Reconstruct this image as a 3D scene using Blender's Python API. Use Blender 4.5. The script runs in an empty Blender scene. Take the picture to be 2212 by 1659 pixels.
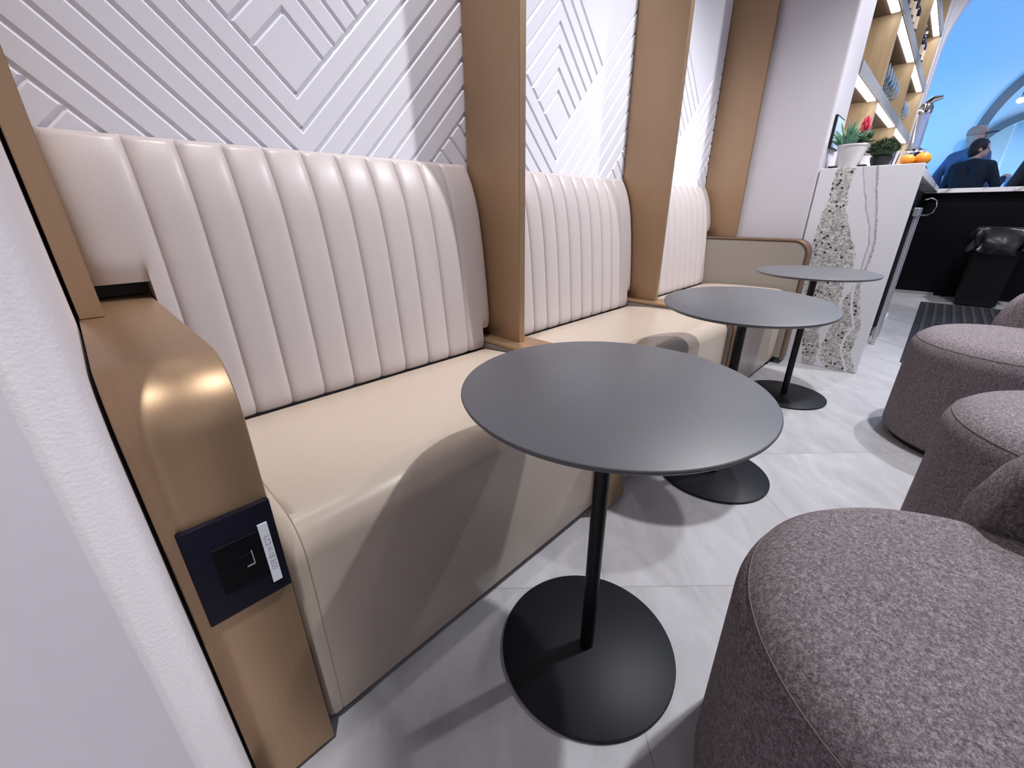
import bpy, bmesh, math, random
from mathutils import Vector, Matrix

random.seed(7)
PI = math.pi
scene = bpy.context.scene
COL = scene.collection

# Coordinates below are in units of the camera height; the last lines of the
# script scale the whole place to metres (camera height 0.86 m).
S = 0.86

# ------------------------------------------------------------------ camera
cam_data = bpy.data.cameras.new('camera')
cam = bpy.data.objects.new('camera', cam_data)
COL.objects.link(cam)
cam_data.sensor_fit = 'HORIZONTAL'
cam_data.sensor_width = 36.0
cam_data.lens = 897.4 / 2212 * 36.0
cam_data.clip_start = 0.01
cam_data.clip_end = 200
YAW, PITCH, ROLL = math.radians(45.47), math.radians(22.5), math.radians(-0.37)
fwd = Vector((math.sin(YAW) * math.cos(PITCH), math.cos(YAW) * math.cos(PITCH), -math.sin(PITCH)))
rgt = Vector((math.cos(YAW), -math.sin(YAW), 0))
upv = rgt.cross(fwd)
r2 = math.cos(ROLL) * rgt + math.sin(ROLL) * upv
u2 = -math.sin(ROLL) * rgt + math.cos(ROLL) * upv
cam.matrix_world = Matrix(((r2.x, u2.x, -fwd.x, 0), (r2.y, u2.y, -fwd.y, 0), (r2.z, u2.z, -fwd.z, 1.0), (0, 0, 0, 1)))
scene.camera = cam

# ------------------------------------------------------------------ colour management, world, lights
vs = scene.view_settings
vs.view_transform = 'Standard'
vs.look = 'None'
vs.gamma = 1
vs.use_curve_mapping = False
vs.exposure = 0.24

world = bpy.data.worlds.new('world')
scene.world = world
world.use_nodes = True
bg = world.node_tree.nodes['Background']
bg.inputs[0].default_value = (0.93, 0.92, 1.0, 1)
bg.inputs[1].default_value = 0.15


def lamp(name, kind, loc, energy, color=(1, 1, 1), size=0.1, target=None, spot=None, blend=0.6, size_y=None):
    d = bpy.data.lights.new(name, kind)
    d.energy = energy
    d.color = color
    if kind == 'AREA':
        d.size = size
        if size_y:
            d.shape = 'RECTANGLE'
            d.size_y = size_y
    else:
        d.shadow_soft_size = size
    if kind == 'SPOT':
        d.spot_size = math.radians(spot or 100)
        d.spot_blend = blend
    o = bpy.data.objects.new(name, d)
    COL.objects.link(o)
    o.location = loc
    if target is not None:
        o.rotation_euler = (Vector(target) - Vector(loc)).to_track_quat('-Z', 'Y').to_euler()
    return o


WARM = (1.0, 0.965, 0.955)
COOL = (0.96, 0.965, 1.0)
lamp('downlight_or_fill', 'SPOT', (-1.25, -1.37, 3.6), 12, WARM, 0.05, (1.6, 0.6, 0.5), 70)
lamp('downlight_or_fill', 'SPOT', (-0.62, -0.45, 3.4), 330, COOL, 0.05, (-0.66, 0.62, 0.6), 30, 0.4)  # added fill spot to brighten the white wall end
lamp('downlight_or_fill', 'SPOT', (1.23, -1.10, 3.6), 20, WARM, 0.05, (1.15, 0.3, 0), 100)
lamp('downlight_or_fill', 'SPOT', (2.32, -0.40, 3.6), 310, COOL, 0.05, (2.0, 0.05, 0), 96)
lamp('downlight_or_fill', 'SPOT', (3.75, -0.65, 3.6), 235, COOL, 0.05, (3.6, -0.1, 0), 104)
lamp('downlight_or_fill', 'SPOT', (0.72, 0.88, 3.6), 150, WARM, 0.05, (0.66, 1.70, 0.6), 46, 0.6)
lamp('downlight_or_fill', 'SPOT', (2.2, 0.88, 3.6), 62, WARM, 0.05, (2.2, 1.60, 0.6), 56, 0.7)
lamp('downlight_or_fill', 'SPOT', (6.2, -0.9, 3.6), 210, COOL, 0.05, (8.0, -0.1, 1.7), 90)
lamp('downlight_or_fill', 'SPOT', (0.3, -3.6, 3.6), 150, WARM, 0.08, (0.3, -5.0, 1.4), 100)  # added fill, brightens the unseen front wall that the gold reflects
lamp('downlight_or_fill', 'SPOT', (3.0, -3.6, 3.6), 150, WARM, 0.08, (3.0, -5.0, 1.4), 100)  # second added fill on the same unseen wall
lamp('downlight_or_fill', 'SPOT', (5.6, -0.30, 3.6), 110, COOL, 0.05, (5.6, -0.1, 0), 100)

# ------------------------------------------------------------------ helpers: geometry
ORIGIN = {}


def V(*a):
    return Vector(a)


def box(bm, x0, x1, y0, y1, z0, z1, bev=0.0, seg=2, rot=None, pivot=None):
    t = bmesh.new()
    bmesh.ops.create_cube(t, size=1.0)
    for v in t.verts:
        v.co = Vector(((x0 + x1) / 2 + v.co.x * (x1 - x0), (y0 + y1) / 2 + v.co.y * (y1 - y0), (z0 + z1) / 2 + v.co.z * (z1 - z0)))
    if bev:
        bmesh.ops.bevel(t, geom=list(t.edges), offset=bev, segments=seg, affect='EDGES', profile=0.5)
    if rot is not None:
        pv = Vector(pivot) if pivot else Vector(((x0 + x1) / 2, (y0 + y1) / 2, (z0 + z1) / 2))
        m = Matrix.Translation(pv) @ rot @ Matrix.Translation(-pv)
        bmesh.ops.transform(t, matrix=m, verts=t.verts)
    merge(bm, t)
    return bm


def merge(bm, t):
    me = bpy.data.meshes.new('tmp')
    t.to_mesh(me)
    t.free()
    bm.from_mesh(me)
    bpy.data.meshes.remove(me)


def lathe(bm, cx, cy, prof, n=64, cap0=True, cap1=True, a0=0.0, a1=2 * PI):
    """prof: list of (radius, z) from bottom to top."""
    rings = []
    full = abs(a1 - a0 - 2 * PI) < 1e-6
    m = n if full else n + 1
    for r, z in prof:
        if r < 1e-6:
            rings.append([bm.verts.new((cx, cy, z))])
        else:
            rings.append([bm.verts.new((cx + r * math.cos(a0 + (a1 - a0) * k / n), cy + r * math.sin(a0 + (a1 - a0) * k / n), z)) for k in range(m)])
    for A, B in zip(rings, rings[1:]):
        for k in range(n):
            k2 = (k + 1) % m
            if len(A) == 1 and len(B) == 1:
                continue
            if len(A) == 1:
                bm.faces.new((A[0], B[k2], B[k]))
            elif len(B) == 1:
                bm.faces.new((A[k], A[k2], B[0]))
            else:
                bm.faces.new((A[k], A[k2], B[k2], B[k]))
    if cap0 and len(rings[0]) > 2:
        bm.faces.new(list(reversed(rings[0])))
    if cap1 and len(rings[-1]) > 2:
        bm.faces.new(rings[-1])
    return bm


def prism(bm, poly, axis, a0, a1):
    """poly: 2-D outline; axis 'x' -> (y,z), 'y' -> (x,z), 'z' -> (x,y)."""
    def pt(p, a):
        if axis == 'x':
            return (a, p[0], p[1])
        if axis == 'y':
            return (p[0], a, p[1])
        return (p[0], p[1], a)
    A = [bm.verts.new(pt(p, a0)) for p in poly]
    B = [bm.verts.new(pt(p, a1)) for p in poly]
    n = len(poly)
    fs = [bm.faces.new(A), bm.faces.new(list(reversed(B)))]
    for k in range(n):
        fs.append(bm.faces.new((A[k], B[k], B[(k + 1) % n], A[(k + 1) % n])))
    bmesh.ops.recalc_face_normals(bm, faces=fs)
    return bm


def tube(bm, pts, r, n=10, closed=False):
    pts = [Vector(p) for p in pts]
    rad = r if isinstance(r, (list, tuple)) else [r] * len(pts)
    rings = []
    N = len(pts)
    ref = None
    for i, p in enumerate(pts):
        if closed:
            d = pts[(i + 1) % N] - pts[i - 1]
        else:
            d = pts[min(i + 1, N - 1)] - pts[max(i - 1, 0)]
        d.normalize()
        if ref is None:
            ref = d.orthogonal().normalized()
        ref = (ref - d * ref.dot(d)).normalized()
        b = d.cross(ref)
        rings.append([bm.verts.new(p + (ref * math.cos(2 * PI * k / n) + b * math.sin(2 * PI * k / n)) * rad[i]) for k in range(n)])
    pairs = list(zip(rings, rings[1:])) + ([(rings[-1], rings[0])] if closed else [])
    for A, B in pairs:
        for k in range(n):
            bm.faces.new((A[k], A[(k + 1) % n], B[(k + 1) % n], B[k]))
    if not closed:
        bm.faces.new(list(reversed(rings[0])))
        bm.faces.new(rings[-1])
    return bm


def ell(bm, c, r, u=20, v=12, rot=None):
    t = bmesh.new()
    bmesh.ops.create_uvsphere(t, u_segments=u, v_segments=v, radius=1.0)
    m = Matrix.Translation(Vector(c)) @ (rot.to_4x4() if rot else Matrix.Identity(4)) @ Matrix.Diagonal((r[0], r[1], r[2], 1))
    bmesh.ops.transform(t, matrix=m, verts=t.verts)
    merge(bm, t)
    return bm


def cone(bm, p0, r0, p1, r1, n=14):
    p0, p1 = Vector(p0), Vector(p1)
    d = p1 - p0
    t = bmesh.new()
    L = d.length
    # capsule with two radii
    prof = []
    for k in range(7):
        a = -PI / 2 + PI / 2 * k / 6
        prof.append((r0 * math.cos(a), r0 * math.sin(a)))
    for k in range(7):
        a = PI / 2 * k / 6
        prof.append((r1 * math.cos(a), L + r1 * math.sin(a)))
    prof[0] = (0, prof[0][1])
    prof[-1] = (0, prof[-1][1])
    lathe(t, 0, 0, prof, n, False, False)
    q = d.to_track_quat('Z', 'Y')
    bmesh.ops.transform(t, matrix=Matrix.Translation(p0) @ q.to_matrix().to_4x4(), verts=t.verts)
    merge(bm, t)
    return bm


def new():
    return bmesh.new()


def org(o):
    return ORIGIN.get(o.name, Vector((0, 0, 0)))


def obj(name, bm, mat, parent=None, origin=None, sharp=35, recalc=True):
    if recalc:
        bmesh.ops.recalc_face_normals(bm, faces=bm.faces)
    o0 = org(parent) if parent else (Vector(origin) if origin else Vector((0, 0, 0)))
    bmesh.ops.translate(bm, verts=bm.verts, vec=-o0)
    me = bpy.data.meshes.new(name)
    bm.to_mesh(me)
    bm.free()
    for p in me.polygons:
        p.use_smooth = True
    me.set_sharp_from_angle(angle=math.radians(sharp))
    me.materials.append(mat)
    o = bpy.data.objects.new(name, me)
    COL.objects.link(o)
    if parent:
        o.parent = parent
        ORIGIN[o.name] = o0.copy()
    else:
        o.location = o0
        ORIGIN[o.name] = o0.copy()
    return o


def tag(o, label, cat, group=None):
    o['label'] = label
    o['category'] = cat
    if group:
        o['group'] = group
    return o


def thing(name, label, cat, loc, group=None):
    o = bpy.data.objects.new(name, None)
    o.empty_display_size = 0.1
    COL.objects.link(o)
    o.location = loc
    ORIGIN[o.name] = Vector(loc)
    return tag(o, label, cat, group)


def struct(name, bm, mat, sharp=35):
    o = obj(name, bm, mat, sharp=sharp)
    o['kind'] = 'structure'
    return o


def copy_tree(o, parent=None):
    c = o.copy()
    COL.objects.link(c)
    if parent:
        c.parent = parent
    for ch in list(o.children):
        copy_tree(ch, c)
    return c


def dup(o, loc, label):
    c = copy_tree(o)
    c.location = loc
    c['label'] = label
    return c


# ------------------------------------------------------------------ helpers: materials
def lin(c):
    return tuple((x / 12.92 if x <= 0.04045 else ((x + 0.055) / 1.055) ** 2.4) for x in [v / 255 for v in c]) + (1.0,)


def mat(name, rgb, rough=0.5, metal=0.0, spec=0.5, noise=None, bump=None, coat=0.0, sheen=0.0, trans=0.0, emit=None, ior=1.45, alpha=1.0):
    """noise=(scale, amount) mottles the colour a little; bump=(scale, strength)."""
    m = bpy.data.materials.new(name)
    m.use_nodes = True
    nt = m.node_tree
    b = nt.nodes['Principled BSDF']
    b.inputs['Base Color'].default_value = lin(rgb)
    b.inputs['Roughness'].default_value = rough
    b.inputs['Metallic'].default_value = metal
    b.inputs['Specular IOR Level'].default_value = spec
    b.inputs['IOR'].default_value = ior
    b.inputs['Coat Weight'].default_value = coat
    b.inputs['Sheen Weight'].default_value = sheen
    b.inputs['Transmission Weight'].default_value = trans
    b.inputs['Alpha'].default_value = alpha
    if emit:
        b.inputs['Emission Color'].default_value = lin(emit[0])
        b.inputs['Emission Strength'].default_value = emit[1]
    tc = nt.nodes.new('ShaderNodeTexCoord')
    if noise:
        n = nt.nodes.new('ShaderNodeTexNoise')
        n.inputs['Scale'].default_value = noise[0]
        n.inputs['Detail'].default_value = 4
        nt.links.new(tc.outputs['Object'], n.inputs['Vector'])
        r = nt.nodes.new('ShaderNodeValToRGB')
        a = noise[1]
        r.color_ramp.elements[0].position = 0.3
        r.color_ramp.elements[1].position = 0.7
        r.color_ramp.elements[0].color = lin([max(0, v * (1 - a)) for v in rgb])
        r.color_ramp.elements[1].color = lin([min(255, v * (1 + a)) for v in rgb])
        nt.links.new(n.outputs['Fac'], r.inputs['Fac'])
        nt.links.new(r.outputs['Color'], b.inputs['Base Color'])
    if bump:
        n = nt.nodes.new('ShaderNodeTexNoise')
        n.inputs['Scale'].default_value = bump[0]
        n.inputs['Detail'].default_value = 3
        nt.links.new(tc.outputs['Object'], n.inputs['Vector'])
        bn = nt.nodes.new('ShaderNodeBump')
        bn.inputs['Strength'].default_value = bump[1]
        bn.inputs['Distance'].default_value = 0.002
        nt.links.new(n.outputs['Fac'], bn.inputs['Height'])
        nt.links.new(bn.outputs['Normal'], b.inputs['Normal'])
    return m


class NG:
    """tiny node-graph builder for the patterned materials"""
    def __init__(s, name):
        s.m = bpy.data.materials.new(name)
        s.m.use_nodes = True
        s.nt = s.m.node_tree
        s.b = s.nt.nodes['Principled BSDF']
        s.tc = s.nt.nodes.new('ShaderNodeTexCoord')

    def link(s, a, b):
        s.nt.links.new(a, b)

    def put(s, v, inp):
        if hasattr(v, 'is_output') or isinstance(v, bpy.types.NodeSocket):
            s.nt.links.new(v, inp)
        else:
            inp.default_value = v

    def math(s, op, a, b=0.0, c=None, clamp=False):
        n = s.nt.nodes.new('ShaderNodeMath')
        n.operation = op
        n.use_clamp = clamp
        s.put(a, n.inputs[0])
        s.put(b, n.inputs[1])
        if c is not None:
            s.put(c, n.inputs[2])
        return n.outputs[0]

    def mix(s, f, a, b):
        n = s.nt.nodes.new('ShaderNodeMix')
        n.data_type = 'RGBA'
        s.put(f, n.inputs['Factor'])
        s.put(a, n.inputs['A'])
        s.put(b, n.inputs['B'])
        return n.outputs['Result']

    def noise(s, scale, detail=3, rough=0.5, vec=None, dist=0.0):
        n = s.nt.nodes.new('ShaderNodeTexNoise')
        n.inputs['Scale'].default_value = scale
        n.inputs['Detail'].default_value = detail
        n.inputs['Roughness'].default_value = rough
        n.inputs['Distortion'].default_value = dist
        s.link(vec or s.tc.outputs['Object'], n.inputs['Vector'])
        return n

    def voro(s, scale, feature='F1', vec=None):
        n = s.nt.nodes.new('ShaderNodeTexVoronoi')
        n.inputs['Scale'].default_value = scale
        n.feature = feature
        s.link(vec or s.tc.outputs['Object'], n.inputs['Vector'])
        return n

    def ramp(s, fac, stops, interp='LINEAR'):
        n = s.nt.nodes.new('ShaderNodeValToRGB')
        cr = n.color_ramp
        cr.interpolation = interp
        while len(cr.elements) < len(stops):
            cr.elements.new(0.5)
        for e, (p, c) in zip(cr.elements, stops):
            e.position = p
            e.color = c
        s.put(fac, n.inputs['Fac'])
        return n.outputs['Color']

    def sep(s, v):
        n = s.nt.nodes.new('ShaderNodeSeparateXYZ')
        s.link(v, n.inputs[0])
        return n.outputs

    def comb(s, x, y, z):
        n = s.nt.nodes.new('ShaderNodeCombineXYZ')
        s.put(x, n.inputs[0])
        s.put(y, n.inputs[1])
        s.put(z, n.inputs[2])
        return n.outputs[0]

    def bump(s, h, strength, dist=0.002):
        n = s.nt.nodes.new('ShaderNodeBump')
        n.inputs['Strength'].default_value = strength
        n.inputs['Distance'].default_value = dist
        s.link(h, n.inputs['Height'])
        s.link(n.outputs['Normal'], s.b.inputs['Normal'])


def floor_material():
    g = NG('stone_floor_tiles')
    x, y, z = g.sep(g.tc.outputs['Object'])
    k = S
    a = g.math('ADD', x, y)
    d = g.math('SUBTRACT', x, y)
    P = 0.985 * k
    ua = g.math('DIVIDE', g.math('SUBTRACT', a, 1.243 * k), P)
    ud = g.math('DIVIDE', g.math('SUBTRACT', d, 1.375 * k), P)
    fa = g.math('ABSOLUTE', g.math('SUBTRACT', g.math('FRACT', g.math('ADD', ua, 100.5)), 0.5))
    fd = g.math('ABSOLUTE', g.math('SUBTRACT', g.math('FRACT', g.math('ADD', ud, 100.5)), 0.5))
    near = g.math('MINIMUM', fa, fd)
    joint = g.math('LESS_THAN', near, 0.0022)
    ia = g.math('FLOOR', g.math('ADD', ua, 100))
    idd = g.math('FLOOR', g.math('ADD', ud, 100))
    wn = g.nt.nodes.new('ShaderNodeTexWhiteNoise')
    g.link(g.comb(ia, idd, 0.0), wn.inputs['Vector'])
    tint = wn.outputs['Value']
    off = g.math('MULTIPLY', tint, 7.0)
    # soft cloudy veins running across each slab
    sv = g.comb(g.math('MULTIPLY', a, 1.2), g.math('ADD', g.math('MULTIPLY', d, 3.2), off), off)
    n1 = g.noise(2.2, 5, 0.6, sv, 1.2)
    n2 = g.noise(14, 4, 0.6)
    f = g.math('ADD', g.math('MULTIPLY', n1.outputs['Fac'], 0.75), g.math('MULTIPLY', n2.outputs['Fac'], 0.12))
    f = g.math('ADD', f, g.math('MULTIPLY', tint, 0.16))
    c = g.ramp(f, [(0.30, lin((162, 160, 163))), (0.52, lin((178, 176, 180))), (0.75, lin((194, 192, 197)))])
    c = g.mix(g.math('MULTIPLY', joint, 0.55), c, lin((120, 117, 119)))
    g.link(c, g.b.inputs['Base Color'])
    g.b.inputs['Roughness'].default_value = 0.42
    g.b.inputs['Specular IOR Level'].default_value = 0.45
    g.bump(n2.outputs['Fac'], 0.06)
    return g.m


def fabric_material():
    g = NG('charcoal_tweed_fabric')
    n1 = g.noise(190, 3, 0.75)
    n2 = g.noise(520, 2, 0.6)
    v = g.voro(330)
    f = g.math('ADD', g.math('MULTIPLY', n1.outputs['Fac'], 0.55), g.math('MULTIPLY', n2.outputs['Fac'], 0.45))
    c = g.ramp(f, [(0.34, lin((78, 70, 72))), (0.5, lin((124, 115, 118))), (0.66, lin((172, 162, 165)))])
    spk = g.math('LESS_THAN', v.outputs['Distance'], 0.16)
    spk = g.math('MULTIPLY', spk, g.math('GREATER_THAN', n1.outputs['Fac'], 0.55))
    c = g.mix(g.math('MULTIPLY', spk, 0.8), c, lin((190, 182, 184)))
    g.link(c, g.b.inputs['Base Color'])
    g.b.inputs['Roughness'].default_value = 0.95
    g.b.inputs['Specular IOR Level'].default_value = 0.15
    w = g.math('ADD', n2.outputs['Fac'], g.math('MULTIPLY', n1.outputs['Fac'], 0.6))
    g.bump(w, 0.3, 0.002)
    return g.m


def marble_material(z0, oy):
    """white engineered stone with terrazzo-like grey veins; the veins are polylines y(z) read off height"""
    g = NG('white_stone_with_pebble_vein')
    x, y, z = g.sep(g.tc.outputs['Object'])
    k = S
    H = 1.30 * k
    zz = g.math('DIVIDE', z, H, clamp=True)
    yy = g.math('DIVIDE', g.math('ADD', y, oy * k), 0.8 * k)   # 0..1 across 0.8 units
    wob = g.noise(16, 4, 0.7)
    fine = g.noise(70, 3, 0.7)
    wv = g.math('ADD', g.math('MULTIPLY', g.math('SUBTRACT', wob.outputs['Fac'], 0.5), 0.055),
                g.math('MULTIPLY', g.math('SUBTRACT', fine.outputs['Fac'], 0.5), 0.03))
    yw = g.math('ADD', yy, wv)

    def line(pts):
        pts = sorted((max(0.0, min(1.0, zz_ / 1.30)), yy_ / 0.8) for yy_, zz_ in pts)
        st = [(p, (v, v, v, 1)) for p, v in pts]
        return g.math('ADD', g.ramp(zz, st), 0.0)

    ML = line([(.565, 1.233), (.57, 1.116), (.578, 1.002), (.589, .915), (.592, .801), (.581, .701), (.571, .493), (.526, .223), (.475, .0)])
    MR = line([(.476, 1.228), (.48, 1.127), (.476, 1.046), (.458, .97), (.421, .887), (.364, .764), (.354, .684), (.368, .56), (.368, .431), (.407, .337), (.434, .259), (.408, .132), (.406, 0)])
    BL = line([(.319, .557), (.348, .477), (.352, .407), (.366, .316), (.381, .259), (.397, .135), (.395, .077), (.341, 0)])
    BR = line([(.286, .56), (.269, .462), (.227, .323), (.228, .189), (.237, .142), (.178, .0)])
    SP = line([(.312, .56), (.318, .523), (.294, .399), (.256, .3), (.288, .231), (.289, .149), (.227, .0)])
    L1 = line([(.441, 1.225), (.403, 1.103), (.369, .993), (.331, .904), (.309, .805), (.311, .696), (.306, .56)])
    L2 = line([(.377, 1.228), (.35, 1.101), (.319, .992), (.288, .844), (.281, .768), (.287, .666), (.294, .56)])

    def between(lo, hi):
        return g.math('MULTIPLY', g.math('GREATER_THAN', yw, lo), g.math('LESS_THAN', yw, hi))
    below = g.math('LESS_THAN', z, 0.558 * k)
    above = g.math('GREATER_THAN', z, 0.545 * k)
    main = between(MR, ML)
    side = g.math('MULTIPLY', between(BR, BL), below)
    yt = g.math('ADD', yy, g.math('MULTIPLY', wv, 0.35))

    def thin(c, w):
        return g.math('LESS_THAN', g.math('ABSOLUTE', g.math('SUBTRACT', yt, c)), w)
    split = g.math('MULTIPLY', thin(SP, 0.009), below)
    l1 = g.math('MULTIPLY', thin(L1, 0.0045), above)
    l2 = g.math('MULTIPLY', thin(L2, 0.0075), above)
    haze = g.math('MULTIPLY', g.math('MULTIPLY', g.math('GREATER_THAN', yw, L2), g.math('LESS_THAN', yw, L1)), above)
    body = g.math('MAXIMUM', main, g.math('MULTIPLY', side, g.math('SUBTRACT', 1.0, split)))
    # pebbly fill
    v = g.voro(105)
    v2 = g.voro(62)
    col = g.ramp(v.outputs['Color'], [(0.1, lin((142, 140, 137))), (0.5, lin((182, 180, 177))), (0.9, lin((224, 223, 223)))])
    dark = g.math('GREATER_THAN', g.sep(v2.outputs['Color'])[0], 0.87)
    dark = g.math('MULTIPLY', dark, g.math('LESS_THAN', v2.outputs['Distance'], 0.42))
    peb = g.mix(dark, col, lin((58, 50, 52)))
    base = g.mix(g.math('MULTIPLY', haze, 0.25), lin((222, 222, 228)), lin((196, 194, 198)))
    c = g.mix(body, base, peb)
    c = g.mix(g.math('MULTIPLY', l1, g.math('MULTIPLY', wob.outputs['Fac'], 1.2)), c, lin((140, 136, 142)))
    c = g.mix(g.math('MULTIPLY', l2, g.math('MULTIPLY', fine.outputs['Fac'], 1.3)), c, lin((146, 142, 148)))
    g.link(c, g.b.inputs['Base Color'])
    g.b.inputs['Roughness'].default_value = 0.35
    return g.m


def counter_material():
    g = NG('white_stone_worktop')
    n = g.noise(1.1, 5, 0.55, None, 1.5)
    f = g.math('ABSOLUTE', g.math('SUBTRACT', n.outputs['Fac'], 0.5))
    c = g.ramp(f, [(0.0, lin((150, 146, 148))), (0.012, lin((205, 202, 206))), (0.04, lin((232, 231, 237)))])
    g.link(c, g.b.inputs['Base Color'])
    g.b.inputs['Roughness'].default_value = 0.35
    return g.m


def brushed_gold():
    g = NG('brushed_bronze_gold')
    x, y, z = g.sep(g.tc.outputs['Object'])
    v = g.comb(g.math('MULTIPLY', x, 260), g.math('MULTIPLY', y, 6), g.math('MULTIPLY', z, 6))
    n = g.noise(1.0, 3, 0.6, v)
    c = g.ramp(n.outputs['Fac'], [(0.3, lin((172, 143, 113))), (0.7, lin((176, 147, 117)))])
    g.link(c, g.b.inputs['Base Color'])
    g.b.inputs['Metallic'].default_value = 0.8
    g.b.inputs['Roughness'].default_value = 0.44
    return g.m


def gold_wood():
    g = NG('gold_veneer')
    x, y, z = g.sep(g.tc.outputs['Object'])
    v = g.comb(g.math('MULTIPLY', x, 30), g.math('MULTIPLY', y, 30), g.math('MULTIPLY', z, 2))
    n = g.noise(1.0, 4, 0.6, v)
    c = g.ramp(n.outputs['Fac'], [(0.3, lin((170, 147, 114))), (0.7, lin((190, 167, 133)))])
    g.link(c, g.b.inputs['Base Color'])
    g.b.inputs['Roughness'].default_value = 0.5
    return g.m


M_tile = mat('white_relief_panel_paint', (236, 236, 246), 0.42, spec=0.4)
M_wall = mat('white_wall_paint', (210, 206, 213), 0.6, bump=(160, 0.08))
M_hallwall = mat('taupe_wall_paint', (120, 116, 116), 0.7)
M_textured = mat('white_textured_plaster', (230, 223, 226), 0.8, bump=(260, 0.2))
M_ceil = mat('white_ceiling', (235, 233, 236), 0.8)
M_floor = floor_material()
M_leather = mat('cream_leather', (194, 184, 183), 0.37, spec=0.5, bump=(220, 0.10))
M_seatleather = mat('tan_cream_leather', (188, 173, 158), 0.30, spec=0.6, bump=(220, 0.08))
M_cream = mat('cream_laminate', (158, 150, 141), 0.5)
M_gold = brushed_gold()
M_goldwood = gold_wood()
M_boardwood = mat('shade_darkened_veneer', (92, 74, 60), 0.6)  # shade of the unlit board undersides put into the colour
M_black = mat('matte_black', (16, 15, 18), 0.55)
M_golddim = mat('light_browned_gold_trim', (122, 98, 80), 0.4, metal=0.45)  # browner copy of the gold; difference in lighting put into the colour
M_table = mat('graphite_table_laminate', (98, 98, 103), 0.45, spec=0.7)
M_tmetal = mat('black_powder_coat', (20, 22, 28), 0.5, spec=0.3)
M_pole = mat('black_pole_coat', (14, 14, 17), 0.45)
M_rim = mat('black_table_rim', (40, 40, 46), 0.4)
M_fabric = fabric_material()
M_seam = mat('grey_seam_thread', (120, 108, 110), 0.9)
M_plate = mat('navy_black_plastic', (13, 13, 28), 0.5, spec=0.2)
M_socket = mat('black_plastic', (5, 5, 8), 0.5, spec=0.15)
M_label = mat('white_label_tape', (214, 218, 226), 0.6)
M_ink = mat('faded_grey_ink', (158, 158, 166), 0.8)
M_steel = mat('stainless_steel', (196, 198, 206), 0.36, metal=0.7)
M_chrome = mat('chrome', (220, 220, 226), 0.12, metal=1.0)
M_blackbody = mat('black_bar_laminate', (9, 9, 17), 0.5, spec=0.2)
M_mat = mat('dark_rubber', (40, 39, 43), 0.65, noise=(30, 0.12))
M_bag = mat('black_bin_liner', (46, 46, 50), 0.25, spec=0.8, bump=(11, 1.0))
M_bin = mat('black_bin_plastic', (15, 16, 22), 0.5)
M_led = mat('led_diffuser', (255, 250, 242), 0.5, emit=((255, 250, 245), 9.0))
M_boardedge = mat('grey_metal_edge', (158, 158, 162), 0.6)
M_glass = mat('clear_glass', (235, 242, 248), 0.03, trans=1.0, spec=0.6)
M_pot = mat('white_ceramic', (222, 220, 222), 0.45, bump=(60, 0.5))
M_leaf = mat('grey_green_leaf', (108, 158, 132), 0.5, noise=(30, 0.15))
M_leafdark = mat('dark_green_leaf', (52, 78, 50), 0.6, noise=(40, 0.25))
M_moss = mat('dark_moss', (36, 54, 30), 0.85, noise=(60, 0.35))
M_red = mat('red_petal', (226, 62, 92), 0.5, noise=(40, 0.12))
M_orange = mat('orange_peel', (250, 160, 52), 0.45, bump=(90, 0.3))
M_redtray = mat('dark_red_tray', (120, 52, 48), 0.5)
M_screen = mat('pale_blue_screen', (196, 214, 236), 0.25, noise=(9, 0.05))
M_skin = mat('skin', (196, 150, 132), 0.55, noise=(20, 0.04))
M_hairdark = mat('dark_hair', (34, 22, 26), 0.6)
M_suit = mat('charcoal_jacket', (26, 27, 38), 0.8)
M_sweater = mat('slate_blue_sweater', (84, 96, 128), 0.85)
M_bluejacket = mat('blue_jacket', (26, 92, 168), 0.7)
M_trouser = mat('dark_trousers', (28, 28, 34), 0.8)
M_cap = mat('tan_cap_cloth', (176, 138, 120), 0.85)
M_brim = mat('dark_cap_brim', (28, 22, 34), 0.6)
M_maroon = mat('dark_maroon_hair', (46, 16, 26), 0.6)
M_blueleather = mat('grey_blue_upholstery', (110, 128, 170), 0.6)
M_bottle = mat('dark_bottle_glass', (30, 26, 34), 0.12, spec=0.7)
M_bottlelabel = mat('cream_bottle_label', (226, 204, 178), 0.6)
M_redbottle = mat('red_bottle_glass', (206, 44, 66), 0.2)
M_yellow = mat('yellow_label', (236, 176, 60), 0.5)
M_clear = mat('clear_acrylic', (226, 228, 240), 0.06, trans=0.85)
M_card = mat('white_card', (232, 230, 232), 0.6)

# ================================================================== STRUCTURE
YW = 1.337          # face of the banquette wall
CEIL = 4.5

bm = new()
box(bm, -3.5, 17, -5, 3, -0.06, 0)
struct('floor', bm, M_floor)
bm = new()
box(bm, -3.5, 8.3, -5, 3, CEIL, CEIL + 0.08)
struct('ceiling', bm, M_ceil)


# --- back wall with a chevron relief, one pattern per bay
def clip(poly, a, b, c, flag):
    """keep a*x+b*z<=c; poly = list of (pt, groove flag of the edge that leaves pt)"""
    out = []
    n = len(poly)
    for i in range(n):
        (p, fp), (q, fq) = poly[i], poly[(i + 1) % n]
        dp = a * p[0] + b * p[1] - c
        dq = a * q[0] + b * q[1] - c
        if dp <= 1e-9:
            out.append((p, fp))
            if dq > 1e-9:
                t = dp / (dp - dq)
                out.append(((p[0] + (q[0] - p[0]) * t, p[1] + (q[1] - p[1]) * t), flag))
        elif dq <= 1e-9:
            t = dp / (dp - dq)
            r = (p[0] + (q[0] - p[0]) * t, p[1] + (q[1] - p[1]) * t)
            out.append((r, fp))
    res = []
    for i, (p, f_) in enumerate(out):
        q = out[(i + 1) % len(out)][0]
        if abs(p[0] - q[0]) + abs(p[1] - q[1]) > 1e-6:
            res.append((p, f_))
    return res


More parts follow.
